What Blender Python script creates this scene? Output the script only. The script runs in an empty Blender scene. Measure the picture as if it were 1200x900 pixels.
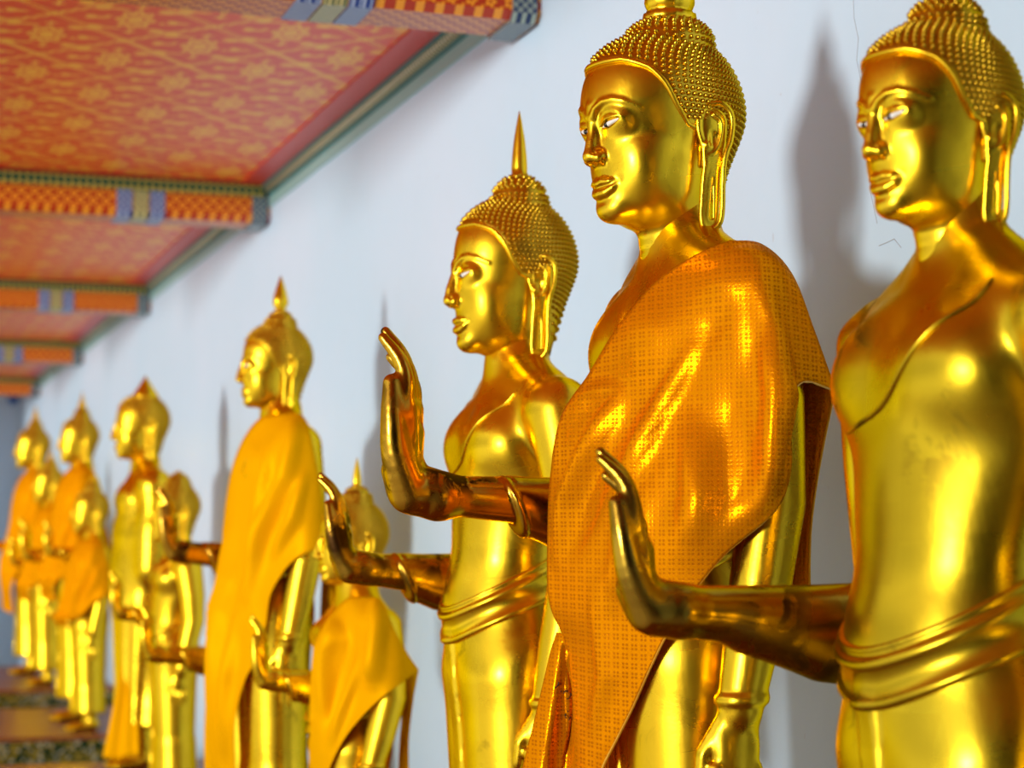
import bpy, math, random
import numpy as np
from mathutils import Vector, Matrix
from mathutils.bvhtree import BVHTree

random.seed(7)
RNG = np.random.default_rng(7)
F = np.float32
COL = bpy.context.scene.collection

# ------------------------------------------------------------------ signed distance toolkit
def ell(P, c, r):
    c = np.array(c, F); r = np.array(r, F)
    q = (P - c) / r
    k0 = np.sqrt((q * q).sum(-1)) + 1e-6
    q2 = q / r
    k1 = np.sqrt((q2 * q2).sum(-1)) + 1e-6
    return k0 * (k0 - 1.0) / k1

def sph(P, c, r):
    d = P - np.array(c, F)
    return np.sqrt((d * d).sum(-1)) - r

def cap(P, a, b, ra, rb=None, sq=None):
    """tapered capsule; sq squashes one or more axes (world axes scale factors)"""
    if rb is None: rb = ra
    a = np.array(a, F); b = np.array(b, F)
    if sq is not None:
        s = np.array(sq, F)
        d = cap(P / s, a / s, b / s, ra, rb)
        return d * float(s.min())
    ab = b - a
    t = np.clip(((P - a) @ ab) / (float(ab @ ab) + 1e-9), 0, 1)
    d = P - (a + t[..., None] * ab)
    return np.sqrt((d * d).sum(-1)) - (ra + (rb - ra) * t)

def chain(P, pts, rad, sq=None):
    d = None
    for i in range(len(pts) - 1):
        e = cap(P, pts[i], pts[i + 1], rad[i], rad[i + 1], sq)
        d = e if d is None else np.minimum(d, e)
    return d

def smin(a, b, k):
    h = np.clip(0.5 + 0.5 * (b - a) / k, 0, 1)
    return b + (a - b) * h - k * h * (1 - h)

def smax(a, b, k):
    return -smin(-a, -b, k)

def rbox(P, c, half, r):
    q = np.abs(P - np.array(c, F)) - (np.array(half, F) - r)
    return np.sqrt((np.maximum(q, 0) ** 2).sum(-1)) + np.minimum(q.max(-1), 0) - r

def surface(fn, lo, hi, h, B=8):
    """iso-surface (naive surface nets) of fn over a box, evaluated only in blocks near the surface"""
    lo = np.array(lo, float); hi = np.array(hi, float)
    nb = np.ceil((hi - lo) / (h * B)).astype(int)
    n = nb * B + 1
    ii = np.stack(np.meshgrid(*[np.arange(k) for k in nb], indexing='ij'), -1).reshape(-1, 3)
    cen = lo + (ii + 0.5) * B * h
    dc = fn(cen.astype(F))
    diag = B * h * 0.87
    near = np.abs(dc) < diag * 1.9 + h
    V = np.ones(n, F)
    far = ~near
    off = np.arange(B + 1)
    O = np.stack(np.meshgrid(off, off, off, indexing='ij'), -1).reshape(-1, 3)
    for k in np.nonzero(far & (dc < 0))[0]:
        b = ii[k] * B
        V[b[0]:b[0] + B + 1, b[1]:b[1] + B + 1, b[2]:b[2] + B + 1] = -1
    nn = np.nonzero(near)[0]
    for s in range(0, len(nn), 400):
        kk = nn[s:s + 400]
        idx = (ii[kk] * B)[:, None, :] + O[None]
        Pt = (lo + idx * h).astype(F)
        d = fn(Pt.reshape(-1, 3)).reshape(len(kk), -1)
        V[idx[..., 0], idx[..., 1], idx[..., 2]] = d
    S = V < 0
    c8 = [(i, j, k) for i in (0, 1) for j in (0, 1) for k in (0, 1)]
    cnt = np.zeros(tuple(n - 1), np.int8)
    for (i, j, k) in c8:
        cnt += S[i:n[0] - 1 + i, j:n[1] - 1 + j, k:n[2] - 1 + k]
    ac = np.argwhere((cnt > 0) & (cnt < 8))
    idx = np.full(tuple(n - 1), -1, np.int32)
    idx[ac[:, 0], ac[:, 1], ac[:, 2]] = np.arange(len(ac))
    acc = np.zeros((len(ac), 3)); m = np.zeros(len(ac))
    for a in c8:
        for ax in range(3):
            if a[ax]: continue
            b = list(a); b[ax] = 1
            v0 = V[ac[:, 0] + a[0], ac[:, 1] + a[1], ac[:, 2] + a[2]]
            v1 = V[ac[:, 0] + b[0], ac[:, 1] + b[1], ac[:, 2] + b[2]]
            c = (v0 < 0) != (v1 < 0)
            t = np.where(c, v0 / np.where(c, v0 - v1, 1), 0)
            p = np.array(a, float)[None] + 0 * acc
            p[:, ax] += t
            acc[c] += p[c]; m[c] += 1
    verts = lo + (ac + acc / m[:, None]) * h
    faces = []
    for ax in range(3):
        o = [(1, 2), (2, 0), (0, 1)][ax]
        sl0 = [slice(None)] * 3; sl1 = [slice(None)] * 3
        sl0[ax] = slice(0, -1); sl1[ax] = slice(1, None)
        A = S[tuple(sl0)]; Bm = S[tuple(sl1)]
        e = np.argwhere(A != Bm)
        e = e[(e[:, o[0]] > 0) & (e[:, o[1]] > 0) & (e[:, o[0]] < n[o[0]] - 1) & (e[:, o[1]] < n[o[1]] - 1)]
        u = np.zeros(3, int); u[o[0]] = 1
        w = np.zeros(3, int); w[o[1]] = 1
        q = [e - u - w, e - w, e, e - u]
        f = np.stack([idx[x[:, 0], x[:, 1], x[:, 2]] for x in q], -1)
        inside = A[e[:, 0], e[:, 1], e[:, 2]]
        f[~inside] = f[~inside][:, ::-1]
        faces.append(f)
    faces = np.concatenate(faces)
    faces = faces[(faces >= 0).all(1)]
    return verts, faces

# ------------------------------------------------------------------ mesh helpers
def mesh_np(name, verts, faces, mat=None, smooth=True):
    me = bpy.data.meshes.new(name)
    verts = np.asarray(verts, np.float32); faces = np.asarray(faces, np.int32)
    k = faces.shape[1]
    me.vertices.add(len(verts)); me.vertices.foreach_set('co', verts.ravel())
    me.loops.add(faces.size); me.loops.foreach_set('vertex_index', faces.ravel())
    me.polygons.add(len(faces))
    me.polygons.foreach_set('loop_start', np.arange(0, faces.size, k, dtype=np.int32))
    me.update(calc_edges=True); me.validate()
    me.polygons.foreach_set('use_smooth', np.full(len(me.polygons), smooth, bool))
    if mat: me.materials.append(mat)
    return me

def mesh_py(name, verts, faces, mat=None, smooth=True):
    me = bpy.data.meshes.new(name)
    me.from_pydata([tuple(map(float, v)) for v in verts], [], [tuple(map(int, f)) for f in faces])
    me.update()
    me.polygons.foreach_set('use_smooth', np.full(len(me.polygons), smooth, bool))
    if mat: me.materials.append(mat)
    return me

def link(name, me, parent=None, loc=None):
    o = bpy.data.objects.new(name, me); COL.objects.link(o)
    if parent is not None: o.parent = parent
    if loc is not None: o.location = loc
    return o

def tag(o, label=None, cat=None, group=None, kind=None):
    if label: o['label'] = label
    if cat: o['category'] = cat
    if group: o['group'] = group
    if kind: o['kind'] = kind
    return o

def tri(faces):
    f = np.asarray(faces)
    if f.shape[1] == 3: return f
    return np.concatenate([f[:, [0, 1, 2]], f[:, [0, 2, 3]]])

def tube_arrays(pts, rad, n=10, closed=False, up=None):
    """swept tube along a polyline; rad scalar or list"""
    pts = [np.array(p, float) for p in pts]; N = len(pts)
    rad = [rad] * N if np.isscalar(rad) else list(rad)
    V = []; Fc = []
    T = []
    for i in range(N):
        a = pts[(i - 1) % N] if (closed or i > 0) else pts[0]
        b = pts[(i + 1) % N] if (closed or i < N - 1) else pts[-1]
        t = b - a; T.append(t / (np.linalg.norm(t) + 1e-9))
    nrm = np.cross(T[0], [0, 0, 1.0]);
    if np.linalg.norm(nrm) < 1e-3: nrm = np.cross(T[0], [0, 1.0, 0])
    nrm /= np.linalg.norm(nrm)
    for i in range(N):
        nrm = nrm - T[i] * (nrm @ T[i]); nrm /= np.linalg.norm(nrm)
        bn = np.cross(T[i], nrm)
        for k in range(n):
            a = 2 * math.pi * k / n
            V.append(pts[i] + rad[i] * (math.cos(a) * nrm + math.sin(a) * bn))
    M = N if closed else N - 1
    for i in range(M):
        for k in range(n):
            a = i * n + k; b = i * n + (k + 1) % n
            c = ((i + 1) % N) * n + (k + 1) % n; d = ((i + 1) % N) * n + k
            Fc.append((a, b, c, d))
    if not closed:
        c0 = len(V); V.append(pts[0]); c1 = len(V); V.append(pts[-1])
        for k in range(n):
            Fc.append((c0, (k + 1) % n, k, k)); Fc.append((c1, (N - 1) * n + k, (N - 1) * n + (k + 1) % n, (N - 1) * n + (k + 1) % n))
    return V, Fc

def clean_faces(Fc):
    out = []
    for f in Fc:
        g = []
        for i in f:
            if not g or g[-1] != i: g.append(i)
        if len(g) > 2 and g[0] == g[-1]: g.pop()
        if len(g) > 2: out.append(tuple(g))
    return out

class Geo:
    def __init__(s): s.V = []; s.F = []
    def add(s, V, Fc):
        o = len(s.V); s.V += [tuple(map(float, v)) for v in V]; s.F += [tuple(i + o for i in f) for f in clean_faces(Fc)]
        return s
    def tube(s, pts, rad, n=10, closed=False): return s.add(*tube_arrays(pts, rad, n, closed))
    def box(s, lo, hi):
        x0, y0, z0 = lo; x1, y1, z1 = hi
        V = [(x0, y0, z0), (x1, y0, z0), (x1, y1, z0), (x0, y1, z0), (x0, y0, z1), (x1, y0, z1), (x1, y1, z1), (x0, y1, z1)]
        return s.add(V, [(0, 3, 2, 1), (4, 5, 6, 7), (0, 1, 5, 4), (1, 2, 6, 5), (2, 3, 7, 6), (3, 0, 4, 7)])
    def lathe(s, prof, n=24, c=(0, 0, 0), flute=0, nf=0, sx=1, sy=1):
        V = []; Fc = []
        for (r, z) in prof:
            for k in range(n):
                a = 2 * math.pi * k / n
                rr = r * (1 + flute * abs(math.cos(nf * a / 2))) if nf else r
                V.append((c[0] + rr * math.cos(a) * sx, c[1] + rr * math.sin(a) * sy, c[2] + z))
        m = len(prof)
        for i in range(m - 1):
            for k in range(n):
                Fc.append((i * n + k, i * n + (k + 1) % n, (i + 1) * n + (k + 1) % n, (i + 1) * n + k))
        Fc.append(tuple(range(n))[::-1]); Fc.append(tuple((m - 1) * n + k for k in range(n)))
        return s.add(V, Fc)
    def mesh(s, name, mat=None, smooth=True): return mesh_py(name, s.V, s.F, mat, smooth)

def crom(pts, m=6, closed=False):
    """Catmull-Rom resample"""
    P = [np.array(p, float) for p in pts]; n = len(P); out = []
    R = range(n if closed else n - 1)
    for i in R:
        p1 = P[i]; p2 = P[(i + 1) % n]
        p0 = P[i - 1] if (closed or i > 0) else 2 * p1 - p2
        p3 = P[(i + 2) % n] if (closed or i < n - 2) else 2 * p2 - p1
        for k in range(m):
            t = k / m
            out.append(0.5 * ((2 * p1) + (-p0 + p2) * t + (2 * p0 - 5 * p1 + 4 * p2 - p3) * t * t + (-p0 + 3 * p1 - 3 * p2 + p3) * t ** 3))
    if not closed: out.append(P[-1])
    return out

# ------------------------------------------------------------------ node helpers
class NT:
    def __init__(s, nt): s.nt = nt; s.n = nt.nodes; s.l = nt.links
    def new(s, t, **kw):
        nd = s.n.new(t)
        for k, v in kw.items():
            if k.startswith('i_'):
                nd.inputs[k[2:].replace('_', ' ')].default_value = v
            else: setattr(nd, k, v)
        return nd
    def put(s, sock, v):
        if hasattr(v, 'is_output') or isinstance(v, bpy.types.NodeSocket): s.l.new(v, sock)
        else: sock.default_value = v
    def math(s, op, a, b=None, c=None, clamp=False):
        nd = s.n.new('ShaderNodeMath'); nd.operation = op; nd.use_clamp = clamp
        s.put(nd.inputs[0], a)
        if b is not None: s.put(nd.inputs[1], b)
        if c is not None: s.put(nd.inputs[2], c)
        return nd.outputs[0]
    def noise(s, vec, scale, detail=3, rough=.5, dist=0.0):
        nd = s.n.new('ShaderNodeTexNoise'); s.put(nd.inputs['Vector'], vec)
        nd.inputs['Scale'].default_value = scale; nd.inputs['Detail'].default_value = detail
        nd.inputs['Roughness'].default_value = rough; nd.inputs['Distortion'].default_value = dist
        return nd.outputs['Fac']
    def ramp(s, fac, stops, interp='LINEAR'):
        nd = s.n.new('ShaderNodeValToRGB'); s.put(nd.inputs[0], fac); cr = nd.color_ramp; cr.interpolation = interp
        while len(cr.elements) < len(stops): cr.elements.new(.5)
        for e, (p, c) in zip(cr.elements, stops):
            e.position = p; e.color = (c, c, c, 1) if np.isscalar(c) else (*c, 1)
        return nd.outputs[0]
    def mix(s, fac, a, b):
        nd = s.n.new('ShaderNodeMix'); nd.data_type = 'RGBA'
        s.put(nd.inputs[0], fac)
        for k, v in ((6, a), (7, b)):
            s.put(nd.inputs[k], v if not isinstance(v, tuple) else (*v, 1))
        return nd.outputs[2]
    def mapping(s, vec, scale=(1, 1, 1), loc=(0, 0, 0), rot=(0, 0, 0)):
        nd = s.n.new('ShaderNodeMapping'); s.put(nd.inputs[0], vec)
        nd.inputs['Scale'].default_value = scale; nd.inputs['Location'].default_value = loc; nd.inputs['Rotation'].default_value = rot
        return nd.outputs[0]

def new_mat(name):
    m = bpy.data.materials.new(name); m.use_nodes = True
    t = NT(m.node_tree); b = t.n['Principled BSDF']
    return m, t, b
# ------------------------------------------------------------------ the head (units: chin z=0, hairline z=1, face looks to +x)
def xsolve(fn, y, z, x0=0.9, x1=0.0):
    """front surface of fn at (y, z)"""
    xs = np.linspace(x0, x1, 181)
    P = np.stack([xs, np.full_like(xs, y), np.full_like(xs, z)], -1).astype(F)
    d = fn(P)
    k = np.nonzero(d < 0)[0]
    if len(k) == 0: return None
    k = k[0]
    if k == 0: return xs[0]
    t = d[k - 1] / (d[k - 1] - d[k])
    return xs[k - 1] + t * (xs[k] - xs[k - 1])

def face_base(P):
    d = ell(P, (.05, 0, .80), (.475, .385, .44))                 # cranium
    d = smin(d, ell(P, (.14, 0, .50), (.405, .335, .52)), .08)     # face
    d = smin(d, ell(P, (.14, 0, .21), (.355, .265, .225)), .10)      # jaw
    d = smin(d, ell(P, (.425, 0, .085), (.095, .115, .085)), .08)      # chin
    for s in (-1, 1):
        d = smin(d, ell(P, (.285, s * .17, .37), (.135, .105, .16)), .10)   # cheeks
    return d

def make_head_fn(wide=1.0):
    def base(P):
        Q = P.copy(); Q[..., 1] /= wide
        return face_base(Q)
    def onf(y, z, off=0.0):
        x = xsolve(base, y, z)
        return ((x if x is not None else .3) + off, y, z)
    sock = [onf(s * .145, .635, .028) for s in (-1, 1)]
    brow = {s: [onf(s * y, z, o) for y, z, o in ((.028, .655, .012), (.06, .70, .006), (.115, .735, -.002), (.175, .742, -.006), (.235, .722, -.010), (.29, .68, -.018))] for s in (-1, 1)}
    xm = xsolve(base, 0, .22)
    lid = {}
    slit = {}
    def mid(P):
        d = base(P)
        for s in (-1, 1):
            d = smax(d, -ell(P, onf(s * .11, .668, .052), (.058, .095, .036)), .07)
            d = smax(d, -ell(P, onf(s * .075, .60, .048), (.050, .040, .060)), .06)
        # nose
        d = smin(d, chain(P, [(onf(0, .72)[0] - .024, 0, .72), (onf(0, .62)[0] - .000, 0, .62), (.582, 0, .50), (.590, 0, .42)], [.032, .034, .038, .044]), .035)
        d = smin(d, chain(P, [(.50, 0, .62), (.52, 0, .50), (.535, 0, .42)], [.035, .045, .058]), .03)
        d = smin(d, ell(P, (.595, 0, .405), (.042, .046, .040)), .025)
        for s in (-1, 1):
            d = smin(d, ell(P, (.552, s * .060, .398), (.048, .034, .042)), .032)
        for s in (-1, 1):
            d = smin(d, ell(P, onf(s * .130, .604, -.056), (.062, .112, .078)), .07)   # eyeball under the lids
        return d
    def onm(y, z, off=0.0):
        x = xsolve(mid, y, z)
        return ((x if x is not None else .3) + off, y, z)
    eyes = {s: [onm(s * y, z, -.001) for y, z in ((.062, .588), (.10, .592), (.14, .598), (.18, .606), (.228, .622))] for s in (-1, 1)}
    uplid = {s: [onm(s * y, z, -.004) for y, z in ((.056, .592), (.10, .612), (.14, .621), (.18, .625), (.236, .628))] for s in (-1, 1)}
    crease = {s: [onm(s * y, z, .001) for y, z in ((.085, .640), (.11, .656), (.15, .664), (.185, .660), (.21, .650))] for s in (-1, 1)}
    def fn(P):
        d = mid(P)
        for s in (-1, 1):
            d = smin(d, chain(P, brow[s], [.016, .017, .017, .016, .013, .008]), .022)
            d = smin(d, chain(P, uplid[s], [.006, .009, .010, .009, .005]), .008)
            d = smax(d, -chain(P, crease[s], [.001, .003, .004, .003, .001]), .016)
            d = smax(d, -chain(P, eyes[s], [.005, .019, .024, .020, .005]), .006)
            d = smax(d, -ell(P, (.565, s * .034, .364), (.024, .013, .012)), .008)        # nostrils
            d = smax(d, -cap(P, (.60, s * .052, .43), (.53, s * .088, .365), .004, .005), .022)   # wing crease
        d = smax(d, -cap(P, (.575, 0, .345), (.565, 0, .275), .008, .012), .02)            # philtrum
        # mouth
        U = lambda y: [(xm + .010, 0, .241), (xm + .010, y * .04, .250), (xm - .006, y * .09, .245), (xm - .040, y * .135, .246)]
        L = lambda y: [(xm - .002, 0, .176), (xm - .004, y * .05, .180), (xm - .022, y * .10, .205), (xm - .044, y * .135, .238)]
        M = lambda y: [(xm + .036, 0, .211), (xm + .033, y * .04, .217), (xm + .012, y * .095, .221), (xm - .022, y * .148, .244)]
        for s in (-1, 1):
            d = smin(d, chain(P, U(s), [.027, .029, .022, .010]), .018)
            d = smin(d, chain(P, L(s), [.036, .035, .024, .010]), .020)
        for s in (-1, 1):
            d = smax(d, -chain(P, M(s), [.006, .006, .006, .006]), .016)
            d = smax(d, -sph(P, (xm - .012, s * .162, .250), .020), .035)
            d = smax(d, -chain(P, [(xm + .030, s * .0, .276), (xm + .026, s * .045, .288), (xm - .012, s * .135, .272)], [.004, .004, .003]), .010)  # incised line above the lip
        d = smax(d, -ell(P, (xm + .045, 0, .125), (.035, .10, .016)), .035)                   # groove over the chin
        # neck
        nk = cap(P, (-.01, 0, .15), (-.04, 0, -.36), .235, .205, (1, .97, 1))
        for zz in (-.14, -.225):
            rr = np.sqrt((P[..., 0] + .028) ** 2 + P[..., 1] ** 2)
            ring = np.sqrt((rr - (.238 + zz * .04)) ** 2 + (P[..., 2] - zz - P[..., 0] * -.06) ** 2) - .012
            nk = smax(nk, -ring, .02)
        d = smin(d, nk, .05)
        return d
    return fn, eyes, mid

# hairline seen from the side: below / in front of this curve is skin
HL = np.array([(-.55, -.45), (-.33, -.12), (-.23, .02), (-.17, .20), (-.12, .42), (-.02, .56), (.10, .60), (.17, .70), (.235, .83), (.31, .935), (.42, 1.0), (.60, 1.0)])
def hair_region(P, shift=0.0):
    """positive on the skin side; z lower than the curve"""
    x = P[..., 0]
    zc = np.interp(x, HL[:, 0], HL[:, 1]).astype(F) + shift
    # widow arch: over the forehead the line is level
    return (zc - P[..., 2])

def skull(P, g=0.0):
    d = ell(P, (.03, 0, .80), (.51 + g, .415 + g, .46 + g))
    d = smin(d, cap(P, (-.17, 0, .70), (-.10, 0, .05), .30 + g, .19 + g), .12)
    return d

def make_hair_fn(ush='dome'):
    if ush == 'flat': uc, ur = (-.02, 0, 1.05), (.22, .22, .22)
    elif ush == 'low': uc, ur = (-.02, 0, 1.20), (.27, .27, .17)
    elif ush == 'cone': uc, ur = (-.02, 0, 1.13), (.25, .25, .42)
    elif ush == 'point': uc, ur = (-.02, 0, 1.08), (.30, .28, .40)
    else: uc, ur = (-.02, 0, 1.18), (.24, .24, .265)
    def fn(P):
        d = skull(P)
        reg = hair_region(P) * .75
        d = smax(d, reg, .03)
        u = ell(P, uc, ur)
        return smin(d, u, .035)
    return fn, uc, ur

def hairline_pts():
    """polyline of the raised band on the skull surface, one side then the other"""
    pts = []
    for x in np.linspace(-.10, .52, 26):
        z = float(np.interp(x, HL[:, 0], HL[:, 1]))
        # find y on skull
        ys = np.linspace(.55, 0, 111)
        P = np.stack([np.full_like(ys, x), ys, np.full_like(ys, z)], -1).astype(F)
        d = skull(P); k = np.nonzero(d < 0)[0]
        if len(k) == 0: break
        pts.append((x, ys[k[0]] , z))
    # close over the front at level z=1
    xl, yl, zl = pts[-1]
    front = []
    for y in np.linspace(yl, -yl, 18)[1:-1]:
        x = xsolve(skull, y, 1.0)
        front.append((x, y, 1.0))
    L = pts
    R = [(x, -y, z) for x, y, z in pts[::-1]]
    return L + front + R

CACHE = {}
def head_arrays(h=.009, wide=1.0):
    key = ('head', h, wide)
    if key not in CACHE:
        fn, eyes, mid = make_head_fn(wide)
        CACHE[key] = (*surface(fn, (-.5, -.5, -.34), (.72, .5, 1.3), h), eyes, fn)
    return CACHE[key]

def hair_arrays(ush, h=.014, curl=.019, bump=.021):
    key = ('hair', ush, h, curl)
    if key in CACHE: return CACHE[key]
    fn, uc, ur = make_hair_fn(ush)
    V, Q = surface(fn, (-.62, -.55, -.2), (.66, .55, 1.62), h)
    T = tri(Q)
    bvh = BVHTree.FromPolygons([tuple(v) for v in V], [tuple(map(int, t)) for t in T])
    # rows of curls laid around the skull
    GV = [V]; GF = [T]; base = len(V)
    cone = [(1.0, 0.0), (.86, .45), (.5, .85)]
    n = 6
    tv = []
    for r, z in cone:
        for k in range(n): tv.append((r * math.cos(2 * math.pi * k / n), r * math.sin(2 * math.pi * k / n), z))
    tv.append((0, 0, 1.12)); tv = np.array(tv)
    tf = []
    for i in range(2):
        for k in range(n):
            a, b, c, d = i * n + k, i * n + (k + 1) % n, (i + 1) * n + (k + 1) % n, (i + 1) * n + k
            tf += [(a, b, c), (a, c, d)]
    for k in range(n): tf.append((2 * n + k, 2 * n + (k + 1) % n, 3 * n))
    tf = np.array(tf)
    spots = []
    pitch = curl * 2.08
    # skull curls: spheric rows about the crown centre
    C = Vector((-.02, 0, .72))
    nrow = int(2.55 / (pitch * .90) * .5)
    for i in range(nrow * 2):
        th = i * pitch * 2.12
        if th > 2.75: break
        rr = math.sin(th)
        m = max(1, int(2 * math.pi * rr * .46 / pitch))
        for j in range(m):
            ph = 2 * math.pi * (j + .5 * (i % 2)) / m
            dr = Vector((math.sin(th) * math.cos(ph), math.sin(th) * math.sin(ph), math.cos(th)))
            hit = bvh.ray_cast(C + dr * 2, -dr)
            if hit[0] is None: continue
            p = hit[0]
            if hair_region(np.array([[p.x, p.y, p.z]], F))[0] > -.03 and p.z < 1.1: continue
            if (p - C).length > .75 and p.z < 1.0: continue
            spots.append((p, hit[1]))
    if ush in ('dome', 'low'):
        spots = [q for q in spots if (q[0] - Vector(uc)).length > ur[0] * .97 + .01 or q[0].z < 1.12]
        U = Vector((uc[0], uc[1], 1.12))
        for i in range(1, 40):
            th = i * pitch / .27
            if th > 1.75: break
            rr = math.sin(th); m = max(1, int(2 * math.pi * rr * .235 / pitch))
            for j in range(m):
                ph = 2 * math.pi * (j + .5 * (i % 2)) / m
                dr = Vector((math.sin(th) * math.cos(ph), math.sin(th) * math.sin(ph), math.cos(th)))
                hit = bvh.ray_cast(U + dr * 2, -dr)
                if hit[0] is not None and hit[0].z > 1.15: spots.append((hit[0], hit[1]))
    # relax the spacing: thin out the too-close ones
    from mathutils.kdtree import KDTree
    random.Random(3).shuffle(spots) if False else None
    kept = []
    cell = {}
    for p, nn in spots:
        k = (int(p.x / pitch), int(p.y / pitch), int(p.z / pitch))
        ok = True
        for a in (-1, 0, 1):
            for b in (-1, 0, 1):
                for c in (-1, 0, 1):
                    for q in cell.get((k[0] + a, k[1] + b, k[2] + c), ()):
                        if (q - p).length < pitch * .78: ok = False
        if ok:
            cell.setdefault(k, []).append(p); kept.append((p, nn))
    rs = random.Random(5)
    for p, nn in kept:
        z = nn.normalized(); x = z.orthogonal().normalized(); y = z.cross(x)
        M = np.array([x, y, z]).T
        s = curl * rs.uniform(.86, .98)
        v = tv * (s, s, bump * 1.30)
        GV.append(v @ M.T + np.array(p - z * .004)); GF.append(tf + base); base += len(v)
    CACHE[key] = (np.concatenate(GV), np.concatenate(GF))
    return CACHE[key]

def ear_arrays(h=.007):
    """left ear in head units: lies against the side of the head, x back/forward, z up, +y outwards"""
    key = ('ear', h)
    if key in CACHE: return CACHE[key]
    # outline, x forward
    helix = [(.030, .47), (.055, .56), (.050, .66), (.010, .725), (-.055, .735), (-.105, .69), (-.120, .61), (-.108, .50), (-.085, .42), (-.075, .33), (-.075, .20), (-.078, .08), (-.070, -.01), (-.035, -.055), (.005, -.04), (.022, .03), (.022, .15), (.018, .28), (.010, .36), (.02, .43)]
    H = [(x, .055 * min(1, max(0, (-x + .04) / .12)) + .012, z) for x, z in [((a + .03) * 1.18 - .03, b) for a, b in helix]]
    H = [tuple(p) for p in crom(H, 3, True)]
    anti = [tuple(p) for p in crom([(-.02, .045, .665), (-.06, .055, .63), (-.068, .052, .56), (-.05, .045, .47), (-.02, .04, .42), (.008, .035, .41)], 4)]
    conch = [(.012, .03, .50), (-.01, .025, .56)]
    def fn(P):
        # plate
        pl = chain(P, [(-.03, .018, .62), (-.035, .022, .50), (-.03, .025, .40)], [.095, .080, .055], (1, .26, 1))
        pl = smin(pl, chain(P, [(-.028, .028, .40), (-.027, .030, .0)], [.062, .056], (1, .26, 1)), .02)
        d = smin(pl, chain(P, H + [H[0]], [.0185] * (len(H) + 1)), .012)
        d = smin(d, chain(P, anti, [.013] * len(anti)), .008)
        d = smin(d, sph(P, (.022, .030, .47), .022), .014)
        # ear canal hollow and lobe slot
        d = smax(d, -ell(P, (-.012, .058, .515), (.030, .03, .055)), .012)
        d = smax(d, -cap(P, (-.026, -.1, .27), (-.026, -.1, .02), .010, .016, (1, 12, 1)), .012)
        # flange joining the head
        d = smin(d, chain(P, [(-.01, -.03, .66), (0.0, -.045, .45), (.0, -.05, .36)], [.035, .035, .02]), .02)
        return d
    CACHE[key] = surface(fn, (-.2, -.12, -.12), (.12, .14, .82), h)
    return CACHE[key]
# ------------------------------------------------------------------ camera: eye 1.51 m over the gallery floor, looking along the wall
CAM_Z = 1.51
FPX = 2300.0
PITCH = math.atan(187 / FPX)
YAW = math.atan(785 / FPX * math.cos(PITCH))      # to the right of the gallery's own direction (+y)
CF = Vector((math.sin(YAW) * math.cos(PITCH), math.cos(YAW) * math.cos(PITCH), math.sin(PITCH)))
CR = Vector((math.cos(YAW), -math.sin(YAW), 0))
CU = CR.cross(CF)
CO = Vector((0, 0, CAM_Z))
def ray(px, py): return (CF + CR * ((px - 600) / FPX) + CU * ((450 - py) / FPX))
def at_x(px, py, X):
    d = ray(px, py); return CO + d * (X / d.x)
def at_y(px, py, Y):
    d = ray(px, py); return CO + d * (Y / d.y)
def proj(p):
    q = Vector(p) - CO; w = q.dot(CF)
    return (600 + FPX * q.dot(CR) / w, 450 - FPX * q.dot(CU) / w, w)
LINE = 1.36                     # the statues' axis line
WALL = 1.80                     # the wall behind them
PLINTH = 0.45

cam = bpy.data.cameras.new('camera'); cam_ob = bpy.data.objects.new('camera', cam); COL.objects.link(cam_ob)
cam.sensor_width = 36; cam.lens = FPX * 36 / 1200
cam_ob.location = CO
cam_ob.rotation_euler = Matrix((CR, CU, -CF)).transposed().to_euler()
cam.dof.use_dof = True; cam.dof.focus_distance = 3.33; cam.dof.aperture_fstop = 3.6
cam.clip_start = .05; cam.clip_end = 400
bpy.context.scene.camera = cam_ob
vs = bpy.context.scene.view_settings
vs.view_transform = 'Standard'; vs.look = 'None'; vs.gamma = 1.0; vs.exposure = 0.0; vs.use_curve_mapping = False
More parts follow.
